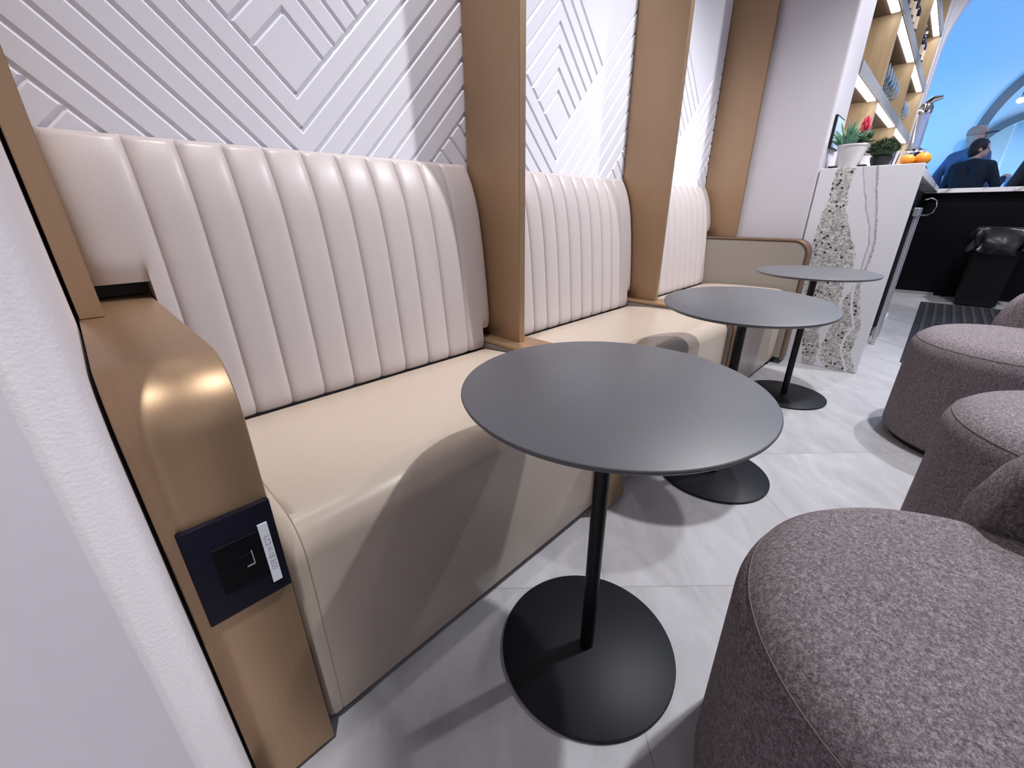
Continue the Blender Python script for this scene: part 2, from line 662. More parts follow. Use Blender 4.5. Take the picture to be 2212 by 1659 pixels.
def raised(bm, poly, depth, w):
    """a tile of the relief: chamfered along its groove edges"""
    if len(poly) < 3:
        return
    ins = list(poly)
    for i in range(len(poly)):
        p, f_ = poly[i]
        q = poly[(i + 1) % len(poly)][0]
        if not f_:
            continue
        dx, dz = q[0] - p[0], q[1] - p[1]
        L = math.hypot(dx, dz)
        nx, nz = dz / L, -dx / L          # outward for counter-clockwise outlines
        ins = clip(ins, nx, nz, nx * p[0] + nz * p[1] - w, i + 2)
        if len(ins) < 3:
            return
    if len(ins) < 3:
        return
    T = [bm.verts.new((p[0], YW - depth, p[1])) for p, _ in ins]
    bm.faces.new(T)
    # chamfer: drop each groove edge of the top to the wall, moved outward by w
    Bv = []
    for i in range(len(ins)):
        p = ins[i][0]
        nrm = Vector((0, 0))
        eds = []
        for j in (i - 1, i):
            if not isinstance(ins[j][1], bool) and ins[j][1] >= 2:
                a = ins[j][0]
                b = ins[(j + 1) % len(ins)][0]
                d = Vector((b[0] - a[0], b[1] - a[1])).normalized()
                eds.append(Vector((d.y, -d.x)))
        if len(eds) == 1:
            nrm = eds[0] * w
        elif len(eds) == 2:
            s_ = eds[0] + eds[1]
            nrm = s_ * (w / max(0.35, s_.dot(eds[0])))
        Bv.append(bm.verts.new((p[0] + nrm.x, YW + 0.0005, p[1] + nrm.y)))
    n = len(ins)
    for i in range(n):
        bm.faces.new((T[i], Bv[i], Bv[(i + 1) % n], T[(i + 1) % n]))


def relief(bm, xa, xb, xc, z0, z1):
    SL = 1.02
    D, W = 0.0055, 0.0075
    for side in (-1, 1):
        w_half = (xb - xc) if side > 0 else (xc - xa)

        def emit(poly):
            # poly in (u, z) with u = distance from the centre line; mirrored for the left half
            if len(poly) < 3:
                return
            if side > 0:
                pp = [((xc + p[0], p[1]), f_) for p, f_ in poly]
            else:
                pp = [((xc - p[0], p[1]), f_) for p, f_ in poly]
                pts = [p for p, _ in pp]
                fl = [f_ for _, f_ in pp]
                n = len(pts)
                pp = [(pts[(n - i) % n], fl[(n - i - 1) % n]) for i in range(n)]
            raised(bm, pp, D, W)
        rect = [((0, z0), False), ((w_half, z0), False), ((w_half, z1), False), ((0, z1), False)]
        # bands of the V: p = z - SL*u
        tips = [1.29 - 0.08 * k for k in range(8)]
        for hi, lo in zip(tips, tips[1:]):
            c = clip(rect, -SL, 1, hi, True)
            c = clip(c, SL, -1, -lo, True)
            emit(c)
        # the lower corner: strips across
        low = clip(rect, -SL, 1, tips[-1], True)
        q = [1.08 + 0.084 * k for k in range(12)]
        for a, b in zip(q, q[1:]):
            c = clip(low, 1, 1, b, True)
            c = clip(c, -1, -1, -a, True)
            emit(c)
        # inside of the V: nested roofs
        ins = clip(rect, SL, -1, -1.29, True)
        qs = [1.471 + 0.0775 * k for k in range(7)]
        emit(clip(ins, 1, 1, qs[0], True))
        for a, b in zip(qs, qs[1:]):
            c = clip(ins, 1, 1, b, True)
            emit(clip(c, -1, -1, -a, True))
        top = clip(ins, -1, -1, -qs[-1], True)
        # plain field, then strips along the second direction higher up
        emit(clip(top, -1, 1, 2.35, True))
        for k in range(10):
            c = clip(top, 1, -1, -(2.35 + 0.08 * k), True)
            emit(clip(c, -1, 1, 2.35 + 0.08 * (k + 1), True))


bm = new()
box(bm, -0.7, 3.6, YW + 0.0006, YW + 0.12, 0, CEIL)
DIV_X = [1.121, 2.226]
PITCHX = 1.105
relief(bm, 0.012, 1.123, 0.542, 1.05, 2.9)
relief(bm, 1.148, 2.228, 1.647, 1.05, 2.9)
relief(bm, 2.253, 3.366, 2.752, 1.05, 2.9)
struct('wall_back', bm, M_tile, sharp=20)

bm = new()
box(bm, -3.6, -3.5, -5.1, 1.5, 0, CEIL)
struct('wall_west', bm, M_hallwall)
bm = new()
box(bm, -3.5, 8.2, -5.1, -5.0, 0, CEIL)
struct('wall_front', bm, M_tile)
# --- white plastered wall end at the left of the banquette: an upright with a rounded edge, wall set back beside it
bm = new()
r = 0.022
XT = -0.0255
pts = [(-0.078, 0.70), (-0.078, 0.575)]
for k in range(9):
    a = PI + PI / 2 * k / 8
    pts.append((-0.066 + 0.012 * math.cos(a), 0.567 + 0.012 * math.sin(a)))
for k in range(9):
    a = -PI / 2 + PI / 2 * k / 8
    pts.append((XT - r + r * math.cos(a), 0.555 + r + r * math.sin(a)))
pts += [(XT, YW), (-0.078, YW)]
prism(bm, pts, 'z', 0, CEIL)
struct('trim_1', bm, M_textured)
bm = new()
box(bm, -2.2, -0.07, 0.70, 0.80, 0, CEIL)
struct('wall_left', bm, M_wall)

# --- white pier at the right end of the banquette, and the bar wall with its niche
YB = 0.65
bm = new()
r = 0.02
pts = [(3.41, 1.5), (3.41, YB + 0.004 + r)]
for k in range(9):
    a = PI + PI / 2 * k / 8
    pts.append((3.41 + r + r * math.cos(a), YB + 0.004 + r + r * math.sin(a)))
pts += [(3.80, YB + 0.004), (3.80, 1.5)]
prism(bm, pts, 'z', 0, CEIL)
struct('wall_right', bm, M_wall)
bm = new()
NX0, NX1 = 3.80, 8.02
box(bm, NX0, NX1, YB + 0.34, YB + 0.42, 0, CEIL)
box(bm, NX0, NX1, YB, YB + 0.34, 3.45, CEIL)
box(bm, NX0, NX1, YB, YB + 0.34, 0, 1.17)
box(bm, NX1, 8.2, YB - 0.012, 1.5, 0, CEIL, 0.008)
struct('wall_bar', bm, M_wall)

# --- arched opening to the blue-lit hall beyond the bar
bm = new()
XA = 8.2
ac, ar = -1.30, 1.925     # arch centre y and half span
zs = 2.78
outer = [(0.9, 0.0), (ac + ar, 0.0), (ac + ar, zs)]
for k in range(1, 32):
    a = PI * k / 32
    outer.append((ac + ar * math.cos(a), zs + 1.45 * math.sin(a)))
outer += [(ac - ar, zs), (ac - ar, 0.0), (-5.0, 0.0), (-5.0, 4.6), (0.9, 4.6)]
prism(bm, outer, 'x', XA, XA + 0.16)
struct('wall_arch', bm, M_wall)


def arch_wall(name, x, yc, half, z_spring, rise, y_lo, y_hi, thick, ztop=5.2):
    bm = new()
    o = [(y_hi, 0.0), (yc + half, 0.0), (yc + half, z_spring)]
    for k in range(1, 40):
        a = PI * k / 40
        o.append((yc + half * math.cos(a), z_spring + rise * math.sin(a)))
    o += [(yc - half, z_spring), (yc - half, 0.0), (y_lo, 0.0), (y_lo, ztop), (y_hi, ztop)]
    prism(bm, o, 'x', x, x + thick)
    return struct(name, bm, M_ceil)


arch_wall('wall_vault', 12.2, -1.15, 1.15, 2.05, 1.35, -5, 2.8, 0.5)
arch_wall('wall_hall', 14.3, -0.95, 1.05, 1.75, 1.0, -5, 2.8, 0.25)
for nm, x, yc, half, zsp, rise, m_ in (('trim_2', 12.14, -1.15, 1.15, 2.05, 1.35, None), ('arch_shade_band', 14.2, -0.95, 1.05, 1.75, 1.0, None)):  # second ring is a dark band standing in for soffit shade
    bm = new()
    o = []
    for k in range(41):
        a = PI * k / 40
        o.append((yc + (half + 0.13) * math.cos(a), zsp + (rise + 0.13) * math.sin(a)))
    i_ = []
    for k in range(41):
        a = PI * (40 - k) / 40
        i_.append((yc + (half - 0.01) * math.cos(a), zsp + (rise - 0.01) * math.sin(a)))
    prism(bm, o + i_, 'x', x, x + 0.14)
    struct(nm, bm, M_hallwall)
bm = new()
box(bm, 16.2, 16.3, -5, 3, 0, 5.2)
box(bm, 15.0, 16.2, -5.0, -0.50, 0, 5.2)
struct('wall_far', bm, M_ceil)
bm = new()
box(bm, 8.36, 16.3, 2.8, 2.9, 0, 5.2)
struct('wall_side', bm, M_ceil)
# vaulted ceiling of the hall
bm = new()
pts = []
for k in range(25):
    a = PI * k / 24
    pts.append((-1.1 + 4.0 * math.cos(a), 3.1 + 1.7 * math.sin(a)))
for k in range(25):
    a = PI * (24 - k) / 24
    pts.append((-1.1 + 4.15 * math.cos(a), 3.1 + 1.85 * math.sin(a)))
prism(bm, pts, 'x', 8.36, 16.3)
struct('ceiling_vault', bm, M_ceil)

CY = (0.06, 0.46, 1.0)
BL = (0.22, 0.45, 1.0)
lamp('cove_light', 'AREA', (9.6, 2.3, 0.5), 135, CY, 2.2, (11.2, 1.2, 2.6), size_y=0.5)
lamp('cove_light', 'AREA', (10.2, -2.6, 3.6), 45, BL, 2.0, (12.2, 0.4, 2.2), size_y=1.0)
lamp('cove_light', 'AREA', (13.3, 0.8, 0.4), 55, CY, 1.2, (14.3, -0.2, 2.4), size_y=0.6)
lamp('cove_light', 'AREA', (13.2, -2.4, 3.0), 32, (0.45, 0.68, 1.0), 1.0, (14.8, -0.5, 1.8), size_y=0.6)
lamp('cove_light', 'AREA', (15.6, 0.9, 0.6), 36, (0.35, 0.68, 1.0), 1.0, (15.9, -0.3, 2.0), size_y=0.5)

# ================================================================== BANQUETTE
ARMS = [(-0.021, 0.106, 0.826), (1.065, 1.206, 0.534), (2.170, 2.311, 0.534), (3.272, 3.396, 0.826)]
SEAM_Y, SEAM_Z = 1.206, 0.497
BACK_PROF = [(1.206, .497), (1.2085, .53), (1.2125, .572), (1.2165, .62), (1.222, .692), (1.230, .78), (1.239, .866),
             (1.249, .935), (1.260, .997), (1.271, 1.04), (1.284, 1.078), (1.298, 1.110), (1.313, 1.137), (1.321, 1.150), (1.3275, 1.160)]


def smooth_prof(P, n):
    # Catmull-Rom resampling
    out = []
    m = len(P)
    for i in range(m - 1):
        p0, p1, p2, p3 = P[max(i - 1, 0)], P[i], P[i + 1], P[min(i + 2, m - 1)]
        for j in range(n):
            t = j / n
            out.append(tuple(0.5 * ((2 * b) + (-a + c) * t + (2 * a - 5 * b + 4 * c - d) * t * t + (-a + 3 * b - 3 * c + d) * t ** 3)
                             for a, b, c, d in zip(p0, p1, p2, p3)))
    out.append(P[-1])
    return out


def backrest_mesh(xl, xr, al, ar_, zl, zr):
    """xl..xr full width at shoulder height; between al and ar_ it runs down to the seat; zl, zr: cut-out heights over the arms"""
    prof = smooth_prof(BACK_PROF, 3)
    # put exact rows at the cut-out heights
    for zc in (zl, zr):
        k = min(range(len(prof)), key=lambda i: abs(prof[i][1] - zc))
        prof[k] = (prof[k][0], zc)
    n = len(prof)
    nor = []
    for i in range(n):
        a, b = prof[max(i - 1, 0)], prof[min(i + 1, n - 1)]
        d = Vector((b[0] - a[0], b[1] - a[1])).normalized()
        nor.append(Vector((-d.y, d.x)))
    c0, c1 = xl + 0.131, xr - 0.131
    gro = [c0 + (c1 - c0) * k / 9 for k in range(10)]
    edges = [xl] + gro + [xr]
    xs = set([al, ar_])
    for a, b in zip(edges, edges[1:]):
        m = 14
        for k in range(m + 1):
            # denser close to the grooves
            t = 0.5 - 0.5 * math.cos(PI * k / m)
            xs.add(a + (b - a) * t)
    xs = sorted(xs)

    def disp(x, i):
        d = 0.0
        for a, b in zip(edges, edges[1:]):
            if a - 1e-9 <= x <= b + 1e-9:
                t = 2 * (x - a) / (b - a) - 1
                wdt = (b - a) / 2
                dist = (1 - abs(t)) * wdt
                first = (a == xl and t < 0) or (b == xr and t > 0)
                if first:
                    d = 0.0085
                    e = dist
                    d -= 0.022 * math.exp(-e / 0.013)
                else:
                    d = 0.0095 * (1 - math.exp(-dist / 0.0085)) ** 0.8 - 0.001
                break
        # puffed end over the arms' cut-outs and at the bottom seam
        z = prof[i][1]
        d -= 0.010 * math.exp(-(z - SEAM_Z) / 0.012)
        if x < al and z < zl + 0.12:
            d -= 0.012 * math.exp(-max(0, z - zl) / 0.014)
        if x > ar_ and z < zr + 0.12:
            d -= 0.012 * math.exp(-max(0, z - zr) / 0.014)
        fade = 1.0 if i < n - 4 else max(0.0, (n - 1 - i) / 4)
        return d * fade

    bm = new()
    grid = {}
    for j, x in enumerate(xs):
        for i in range(n):
            z = prof[i][1]
            if (x < al - 1e-9 and z < zl - 1e-9) or (x > ar_ + 1e-9 and z < zr - 1e-9):
                continue
            dd = disp(x, i)
            grid[(j, i)] = bm.verts.new((x, min(YW - 0.0092, prof[i][0] + nor[i].x * dd), z + nor[i].y * dd))
    for j in range(len(xs) - 1):
        for i in range(n - 1):
            q = [grid.get(k) for k in ((j, i), (j + 1, i), (j + 1, i + 1), (j, i + 1))]
            if all(q):
                bm.faces.new(q)
    # extrude the outline back to the wall
    edges_b = [e for e in bm.edges if e.is_boundary]
    ret = bmesh.ops.extrude_edge_only(bm, edges=edges_b)
    for v in [g_ for g_ in ret['geom'] if isinstance(g_, bmesh.types.BMVert)]:
        v.co.y = YW - 0.0088
    bmesh.ops.holes_fill(bm, edges=[e for e in bm.edges if e.is_boundary], sides=0)
    return bm


def seat_mesh(x0, x1):
    yb = SEAM_Y - 0.004
    prof = [(yb, SEAM_Z - 0.10), (yb, SEAM_Z - 0.006)]
    prof += [(yb - 0.02, SEAM_Z + 0.002), (1.08, 0.509), (0.95, 0.5145), (0.80, 0.516), (0.72, 0.515)]
    yf, zt, R_ = 0.634, 0.514, 0.068
    for k in range(1, 15):
        a = PI / 2 * k / 14
        prof.append((yf + R_ - R_ * math.sin(a), zt - R_ + R_ * math.cos(a)))
    prof += [(0.633, 0.36), (0.634, 0.25), (0.636, 0.12), (0.639, 0.045), (0.644, 0.032), (0.70, 0.030), (yb, 0.030)]
    bm = new()
    m = len(prof)
    xs = [x0, x0 + 0.002, x0 + 0.006, x0 + 0.014, x0 + 0.0275, x0 + 0.0290, x0 + 0.0305, x0 + 0.045]
    xs = xs + [x0 + (x1 - x0) * t for t in (0.2, 0.4, 0.6, 0.8)] + [x0 + x1 - v for v in reversed(xs)]
    cy, cz = 0.9, 0.28
    rows = []
    for j, x in enumerate(xs):
        e = min(x - x0, x1 - x)
        sh = 0.010 * (1 - min(1.0, e / 0.014)) ** 2
        if abs(e - 0.0290) < 1e-5:
            sh += 0.0022          # stitched seam near each end
        row = []
        for (y, z) in prof:
            d = Vector((y - cy, z - cz)).normalized() * sh
            row.append(bm.verts.new((x, y - d.x, z - d.y)))
        rows.append(row)
    for A, B in zip(rows, rows[1:]):
        for i in range(m):
            bm.faces.new((A[i], A[(i + 1) % m], B[(i + 1) % m], B[i]))
    bm.faces.new(rows[0])
    bm.faces.new(list(reversed(rows[-1])))
    return bm


BAYS = [
    (0.0145, 1.119, 0.110, 1.062, 0.862, 0.572, 'cream leather banquette bay nearest the camera, beside the power socket', 'cream leather banquette'),
    (1.1525, 2.224, 1.209, 2.167, 0.572, 0.572, 'middle cream leather banquette bay, between the two low gold armrests', 'cream leather banquette'),
    (2.2575, 3.362, 2.314, 3.269, 0.572, 0.862, 'farthest cream leather banquette bay, next to the white pier', 'cream leather banquette'),
]
for xl, xr, al, ar_, zl, zr, label, cat in BAYS:
    t = thing('banquette', label, 'banquette', ((al + ar_) / 2, 0.95, 0), 'banquette bays along the wall')
    obj('backrest', backrest_mesh(xl, xr, al, ar_, zl, zr), M_leather, t, sharp=50)
    obj('seat', seat_mesh(al + 0.001, ar_ - 0.001), M_seatleather, t, sharp=50)['label'] = 'smooth tan-cream leather seat'
    bm = new()
    box(bm, xl + 0.001, al, YW - 0.0255, YW - 0.0125, zl - 0.033, zl + 0.004)
    obj('cutout_shade_sheet', bm, M_black, t)  # black sheets stand in for the shade inside the arm cut-outs
    bm = new()
    box(bm, ar_, xr - 0.001, YW - 0.0255, YW - 0.0125, zr - 0.033, zr + 0.004)
    obj('cutout_shade_sheet', bm, M_black, t)
    bm = new()
    box(bm, al + 0.01, ar_ - 0.01, 0.74, 1.18, 0.0, 0.031)
    obj('plinth', bm, M_black, t)
    for lx in ((ar_ - 0.03,) if xr > 3 else ()):
        bm = new()
        box(bm, lx - 0.028, lx + 0.028, 0.648, 0.70, 0.0, 0.0302, 0.003)
        obj('foot', bm, M_black, t)


def arm_outline(y_back, y_front, z_bot, z_top, r):
    p = [(y_back, z_bot), (y_back, z_top)]
    for k in range(15):
        a = PI / 2 * k / 14
        p.append((y_front + r - r * math.sin(a), z_top - r + r * math.cos(a)))
    p.append((y_front, z_bot))
    return p


def arm(x0, x1, ztop, yf, label, zbot, band_mat=None):
    t = thing('armrest', label, 'armrest', ((x0 + x1) / 2, (yf + 1.3) / 2, 0), 'armrests of the banquette')
    r = 0.092
    th = 0.012
    # cream body
    bm = new()
    prism(bm, arm_outline(YW - 0.004, yf + th + 0.004, zbot, ztop - th - 0.004, r - th - 0.004), 'x', x0 + 0.003, x1 - 0.003)
    obj('side_panel', bm, M_cream, t)
    bm = new()
    prism(bm, arm_outline(YW - 0.006, yf + th, zbot + 0.005, ztop - th, r - th), 'x', x0 + 0.008, x1 - 0.008)
    obj('shadow_gap_core', bm, M_black, t)
    # bronze-gold band over the top and down the front
    o = arm_outline(YW - 0.004, yf, zbot - 0.012, ztop, r)[1:]
    i = arm_outline(YW - 0.004, yf + th, zbot - 0.012, ztop - th, r - th)[1:]
    bm = new()
    n = len(o)
    e = 0.002
    cols = []
    for x, ins in ((x0, e), (x0 + e, 0), (x1 - e, 0), (x1, e)):
        cols.append(([bm.verts.new((x, oy + (iy - oy) * ins / th, oz + (iz - oz) * ins / th)) for (oy, oz), (iy, iz) in zip(o, i)],
                     [bm.verts.new((x, iy, iz)) for (iy, iz) in i]))
    for (oa, ia), (ob, ib) in zip(cols, cols[1:]):
        for k in range(n - 1):
            bm.faces.new((oa[k], ob[k], ob[k + 1], oa[k + 1]))
            bm.faces.new((ia[k], ia[k + 1], ib[k + 1], ib[k]))
        bm.faces.new((oa[0], ia[0], ib[0], ob[0]))
        bm.faces.new((oa[-1], ob[-1], ib[-1], ia[-1]))
    for oa, ia in (cols[0], cols[-1]):
        for k in range(n - 1):
            bm.faces.new((oa[k], oa[k + 1], ia[k + 1], ia[k]))
    obj('metal_band', bm, band_mat or M_gold, t, sharp=50)['label'] = 'gold band toned brown for its light, over the top and front' if band_mat else 'brushed gold band over the top and front'
    bm = new()
    box(bm, x0 + 0.012, x1 - 0.012, yf + 0.06, 1.25, 0.0, zbot + 0.006)
    obj('plinth', bm, M_black, t)
    return t


arm(*ARMS[0], 0.618, 'tall gold-capped end armrest at the left, carrying the power socket', 0.03)
arm(*ARMS[1], 0.603, 'low gold-capped armrest just behind the nearest round table', 0.03)
arm(*ARMS[2], 0.600, 'low gold-capped armrest behind the middle round table', 0.03)
arm(*ARMS[3], 0.582, 'tall cream end armrest with gold rounded edge toned brown for its light, beside the veined stone bar end', 0.045, M_golddim)

for (x0, x1, zb, label) in (
        (-0.0195, 0.0145, 0.8262, 'gold upright divider at far left, standing on the tall armrest with the socket'),
        (1.121, 1.151, 0.5342, 'wide gold upright divider between the nearest and middle banquette bays'),
        (2.226, 2.256, 0.5342, 'gold upright divider between the middle and farthest banquette bays'),
        (3.364, 3.394, 0.8262, 'rightmost gold upright divider, against the white pier')):
    bm = new()
    box(bm, x0, x1, 1.0615, YW - 0.0086, zb, 3.3, 0.0015, 1)
    tag(obj('divider_panel', bm, M_gold, origin=((x0 + x1) / 2, 1.2, zb)), label, 'divider', 'gold divider panels')

# --- power socket on the front of the left armrest
t = thing('power_socket', 'dark rectangular power socket with white label strip on the gold armrest', 'socket', (0.055, 0.6135, 0.43), None)
yf = 0.618
bm = new()
box(bm, -0.0065, 0.1055, yf - 0.0105, yf - 0.0002, 0.445, 0.612, 0.002, 2)
obj('face_plate', bm, M_plate, t)
bm = new()
# recessed socket well: a raised frame and a sunken face
box(bm, 0.022, 0.082, yf - 0.0125, yf - 0.0105, 0.487, 0.57, 0.001, 1)
ins = obj('socket_insert', bm, M_socket, t)
bm = new()
box(bm, 0.050, 0.0665, yf - 0.0140, yf - 0.0125, 0.521, 0.541, 0.0007, 1)
port = obj('usb_port', bm, M_socket, t)
bm = new()
box(bm, 0.0655, 0.0668, yf - 0.0146, yf - 0.0125, 0.519, 0.543)
box(bm, 0.056, 0.0668, yf - 0.0146, yf - 0.0125, 0.5185, 0.520)
obj('port_rim', bm, M_steel, t)
bm = new()
box(bm, 0.0815, 0.0945, yf - 0.0132, yf - 0.0105, 0.467, 0.578, 0.0004, 1)
lab = obj('label_strip', bm, M_label, t)
txt = bpy.data.curves.new('label_text', 'FONT')
txt.body = 'LC2 H-1B B/25'
txt.size = 0.0105
txt.align_x = 'CENTER'
txt.align_y = 'CENTER'
txt.extrude = 0.0002
to = bpy.data.objects.new('label_text', txt)
COL.objects.link(to)
dg = bpy.context.evaluated_depsgraph_get()
tme = bpy.data.meshes.new_from_object(to.evaluated_get(dg))
bpy.data.objects.remove(to)
m4 = Matrix.Translation(Vector((0.0885, yf - 0.0133, 0.523))) @ Matrix.Rotation(PI / 2, 4, 'Y') @ Matrix.Rotation(PI / 2, 4, 'X')
tb = new()
tb.from_mesh(tme)
bmesh.ops.transform(tb, matrix=m4, verts=tb.verts)
lt = obj('label_text', tb, M_ink, lab)

# ================================================================== TABLES
TOPR, BASER, TH = 0.2742, 0.2085, 0.7035


def table(x, y, label, tilt=0.0, zc=TH):
    t = thing('side_table', label, 'table', (x, y, 0), 'round side tables')
    bm = new()
    R_ = TOPR
    lathe(bm, x, y, [(R_ - 0.012, zc - 0.0125), (R_ - 0.005, zc - 0.0105), (R_ - 0.0012, zc - 0.006), (R_, zc - 0.0032), (R_ - 0.0008, zc - 0.0012), (R_ - 0.003, zc)], 128)
    if tilt:
        d = Vector((x, y, 0)).normalized()
        ax = Vector((d.y, -d.x, 0))
        m = Matrix.Translation((x, y, zc)) @ Matrix.Rotation(math.radians(tilt), 4, ax) @ Matrix.Translation((-x, -y, -zc))
        bmesh.ops.transform(bm, matrix=m, verts=bm.verts)
    obj('tabletop', bm, M_table, t, sharp=60)
    bm = new()
    lathe(bm, x, y, [(0.07, zc - 0.020), (0.07, zc - 0.0115)], 32)
    obj('mounting_plate', bm, M_pole, t)
    bm = new()
    lathe(bm, x, y, [(0.0165, 0.008), (0.0165, zc - 0.0195)], 28)
    obj('pole', bm, M_pole, t)
    bm = new()
    lathe(bm, x, y, [(BASER - 0.004, 0.0), (BASER, 0.002), (BASER, 0.0085), (BASER - 0.002, 0.010)], 96)
    obj('base', bm, M_tmetal, t, sharp=50)
    return t


table(0.6312, 0.3665, 'nearest round table with large dark grey top and black disc base', 0.45, 0.7045)
table(1.6100, 0.4290, 'middle round table, its dark grey top in front of the second banquette bay', 2.9, 0.7015)
table(2.7000, 0.4255, 'farthest round table, its dark grey top in front of the veined stone bar end', 0.6, 0.7025)


# ================================================================== TUB CHAIRS
def tub_chair(loc, label):
    x, y = 0.0, 0.0
    t = thing('tub_chair', label, 'chair', loc, 'grey upholstered tub chairs')
    ORIGIN[t.name] = Vector((0, 0, 0))
    R_, zt, rho = 0.332, 0.505, 0.088
    prof = [(R_ - 0.05, 0.026), (R_ - 0.012, 0.026), (R_ - 0.004, 0.032), (R_, 0.045), (R_, 0.22), (R_, zt - rho)]
    for k in range(1, 13):
        a = PI / 2 * k / 12
        prof.append((R_ - rho + rho * math.cos(a), zt - rho + rho * math.sin(a)))
    prof += [(0.20, zt + 0.004), (0.12, zt + 0.007), (0.05, zt + 0.008), (0.0, zt + 0.008)]
    bm = new()
    lathe(bm, x, y, prof, 96)
    seat = obj('seat', bm, M_fabric, t, sharp=60)
    # stitched seam ring where the top panel meets the side
    a = math.radians(34)
    rr, zz = R_ - rho + rho * math.cos(a) + 0.0006, zt - rho + rho * math.sin(a) + 0.0006
    bm = new()
    tube(bm, [(rr * math.cos(2 * PI * k / 96), rr * math.sin(2 * PI * k / 96), zz) for k in range(96)], 0.0011, 6, True)
    obj('seam', bm, M_seam, seat)
    # curved low back
    bm = new()
    a0, a1 = math.radians(-128), math.radians(13)
    m = 40
    secs = []
    for k in range(m + 1):
        t_ = k / m
        an = a0 + (a1 - a0) * t_
        e = min(t_, 1 - t_) * (a1 - a0) * 0.3
        hgt = 0.165 * (1 - math.exp(-(e + 0.004) / 0.028)) ** 0.8 + 0.004
        zb = zt - 0.075
        zt2 = zt + hgt
        ri, ro = 0.262, 0.334
        sec = []
        wr = (ro - ri) / 2
        base = [(ro, 0.0), (ro + 0.004, 0.35), (ro + 0.004, 0.75)]
        for r_, f_ in base:
            sec.append((r_, zb + (zt2 - wr * 0.9 - zb) * f_))
        for q in range(9):
            b = PI * q / 8
            sec.append(((ri + ro) / 2 + 0.004 * (1 - q / 8) + wr * math.cos(b), zt2 - wr * 0.9 + wr * 0.9 * math.sin(b)))
        for f_ in (0.75, 0.35, 0.0):
            sec.append((ri - 0.004 * (1 - f_), zb + (zt2 - wr * 0.9 - zb) * f_))
        secs.append([bm.verts.new((r_ * math.cos(an), r_ * math.sin(an), z_)) for r_, z_ in sec])
    n = len(secs[0])
    for A, B in zip(secs, secs[1:]):
        for k in range(n):
            bm.faces.new((A[k], A[(k + 1) % n], B[(k + 1) % n], B[k]))
    bm.faces.new(secs[0])
    bm.faces.new(list(reversed(secs[-1])))
    obj('backrest', bm, M_fabric, t, sharp=60)
    bm = new()
    lathe(bm, x, y, [(R_ - 0.03, 0.0), (R_ - 0.03, 0.027)], 64)
    obj('plinth', bm, M_black, t)
    ORIGIN[t.name] = Vector(loc)
    return t


ch = tub_chair((0.687, -0.230, 0), 'nearest grey tweed tub chair, filling the lower right corner')
dup(ch, (1.665, -0.468, 0), 'grey tweed tub chair behind the nearest one, second in the row')
dup(ch, (2.646, -0.350, 0), 'farthest grey tweed tub chair, in front of the rubber mat')

# ================================================================== BAR
ZC = 1.235
M_marble = marble_material(0, 0.172)
t = thing('back_bar_counter', 'white stone bar counter with grey pebble-veined end panel', 'counter', (3.40, 0.172, 0))
bm = new()
box(bm, 3.402, 3.45, 0.172, 0.652, 0.0, ZC, 0.002, 1)
obj('end_panel', bm, M_marble, t)
M_top = counter_material()
bm = new()
box(bm, 3.4505, 7.395, 0.185, 0.648, ZC - 0.05, ZC, 0.002, 1)
obj('worktop', bm, M_top, t)
bm = new()
box(bm, 3.4505, 7.39, 0.30, 0.648, 0.08, ZC - 0.0505)
obj('carcass', bm, M_blackbody, t)
bm = new()
box(bm, 3.4505, 7.39, 0.36, 0.60, 0.0, 0.081)
obj('kick_base', bm, M_black, t)

t = thing('front_bar', 'dark front bar with white stone top at the far end', 'bar', (7.62, -2.0, 0))
bm = new()
box(bm, 7.40, 8.05, -4.6, 0.62, 1.175, 1.222, 0.002, 1)
obj('bar_top', bm, M_top, t)
bm = new()
box(bm, 7.45, 7.95, -4.6, 0.60, 0.03, 1.1745)
obj('bar_body', bm, M_blackbody, t)
bm = new()
box(bm, 7.42, 7.95, -0.10, 0.60, 0.0, 0.035)
bd = obj('base_strip', bm, M_boardedge, t)
bm = new()
box(bm, 7.46, 7.95, -4.6, -0.11, 0.0, 0.0295)
obj('kick_base', bm, M_black, t)

# stainless under-counter unit on the bartender's side, seen edge-on
t = thing('prep_unit', 'stainless under-counter bar unit with upright legs and a loop handle', 'bar equipment', (4.7, 0.24, 0))
bm = new()
box(bm, 4.30, 5.30, 0.193, 0.298, 0.14, 1.00, 0.004, 1)
obj('unit_body', bm, M_black, t)
for lx in (4.32, 4.62):
    bm = new()
    box(bm, lx - 0.02, lx + 0.02, 0.168, 0.192, 0.0, 1.0, 0.004, 1)
    obj('leg', bm, M_steel, t)
bm = new()
box(bm, 4.28, 4.66, 0.166, 0.20, 0.955, 1.01, 0.004, 1)
obj('top_rail', bm, M_steel, t)
bm = new()
tube(bm, [(5.2, 0.19, 1.075), (5.2, 0.150, 1.085), (5.2, 0.118, 1.065), (5.2, 0.108, 1.02), (5.2, 0.118, 0.975), (5.2, 0.142, 0.955), (5.2, 0.19, 0.955)], 0.006, 8)
obj('loop_handle', bm, M_chrome, t)

bm = new()
box(bm, 5.10, 5.60, 0.185, 0.295, 0.0, 0.04, 0.004, 1)
bx = obj('carton', bm, M_card, origin=(5.3, 0.215, 0))
tag(bx, 'small flat white carton on the floor beside the stone bar end', 'carton')

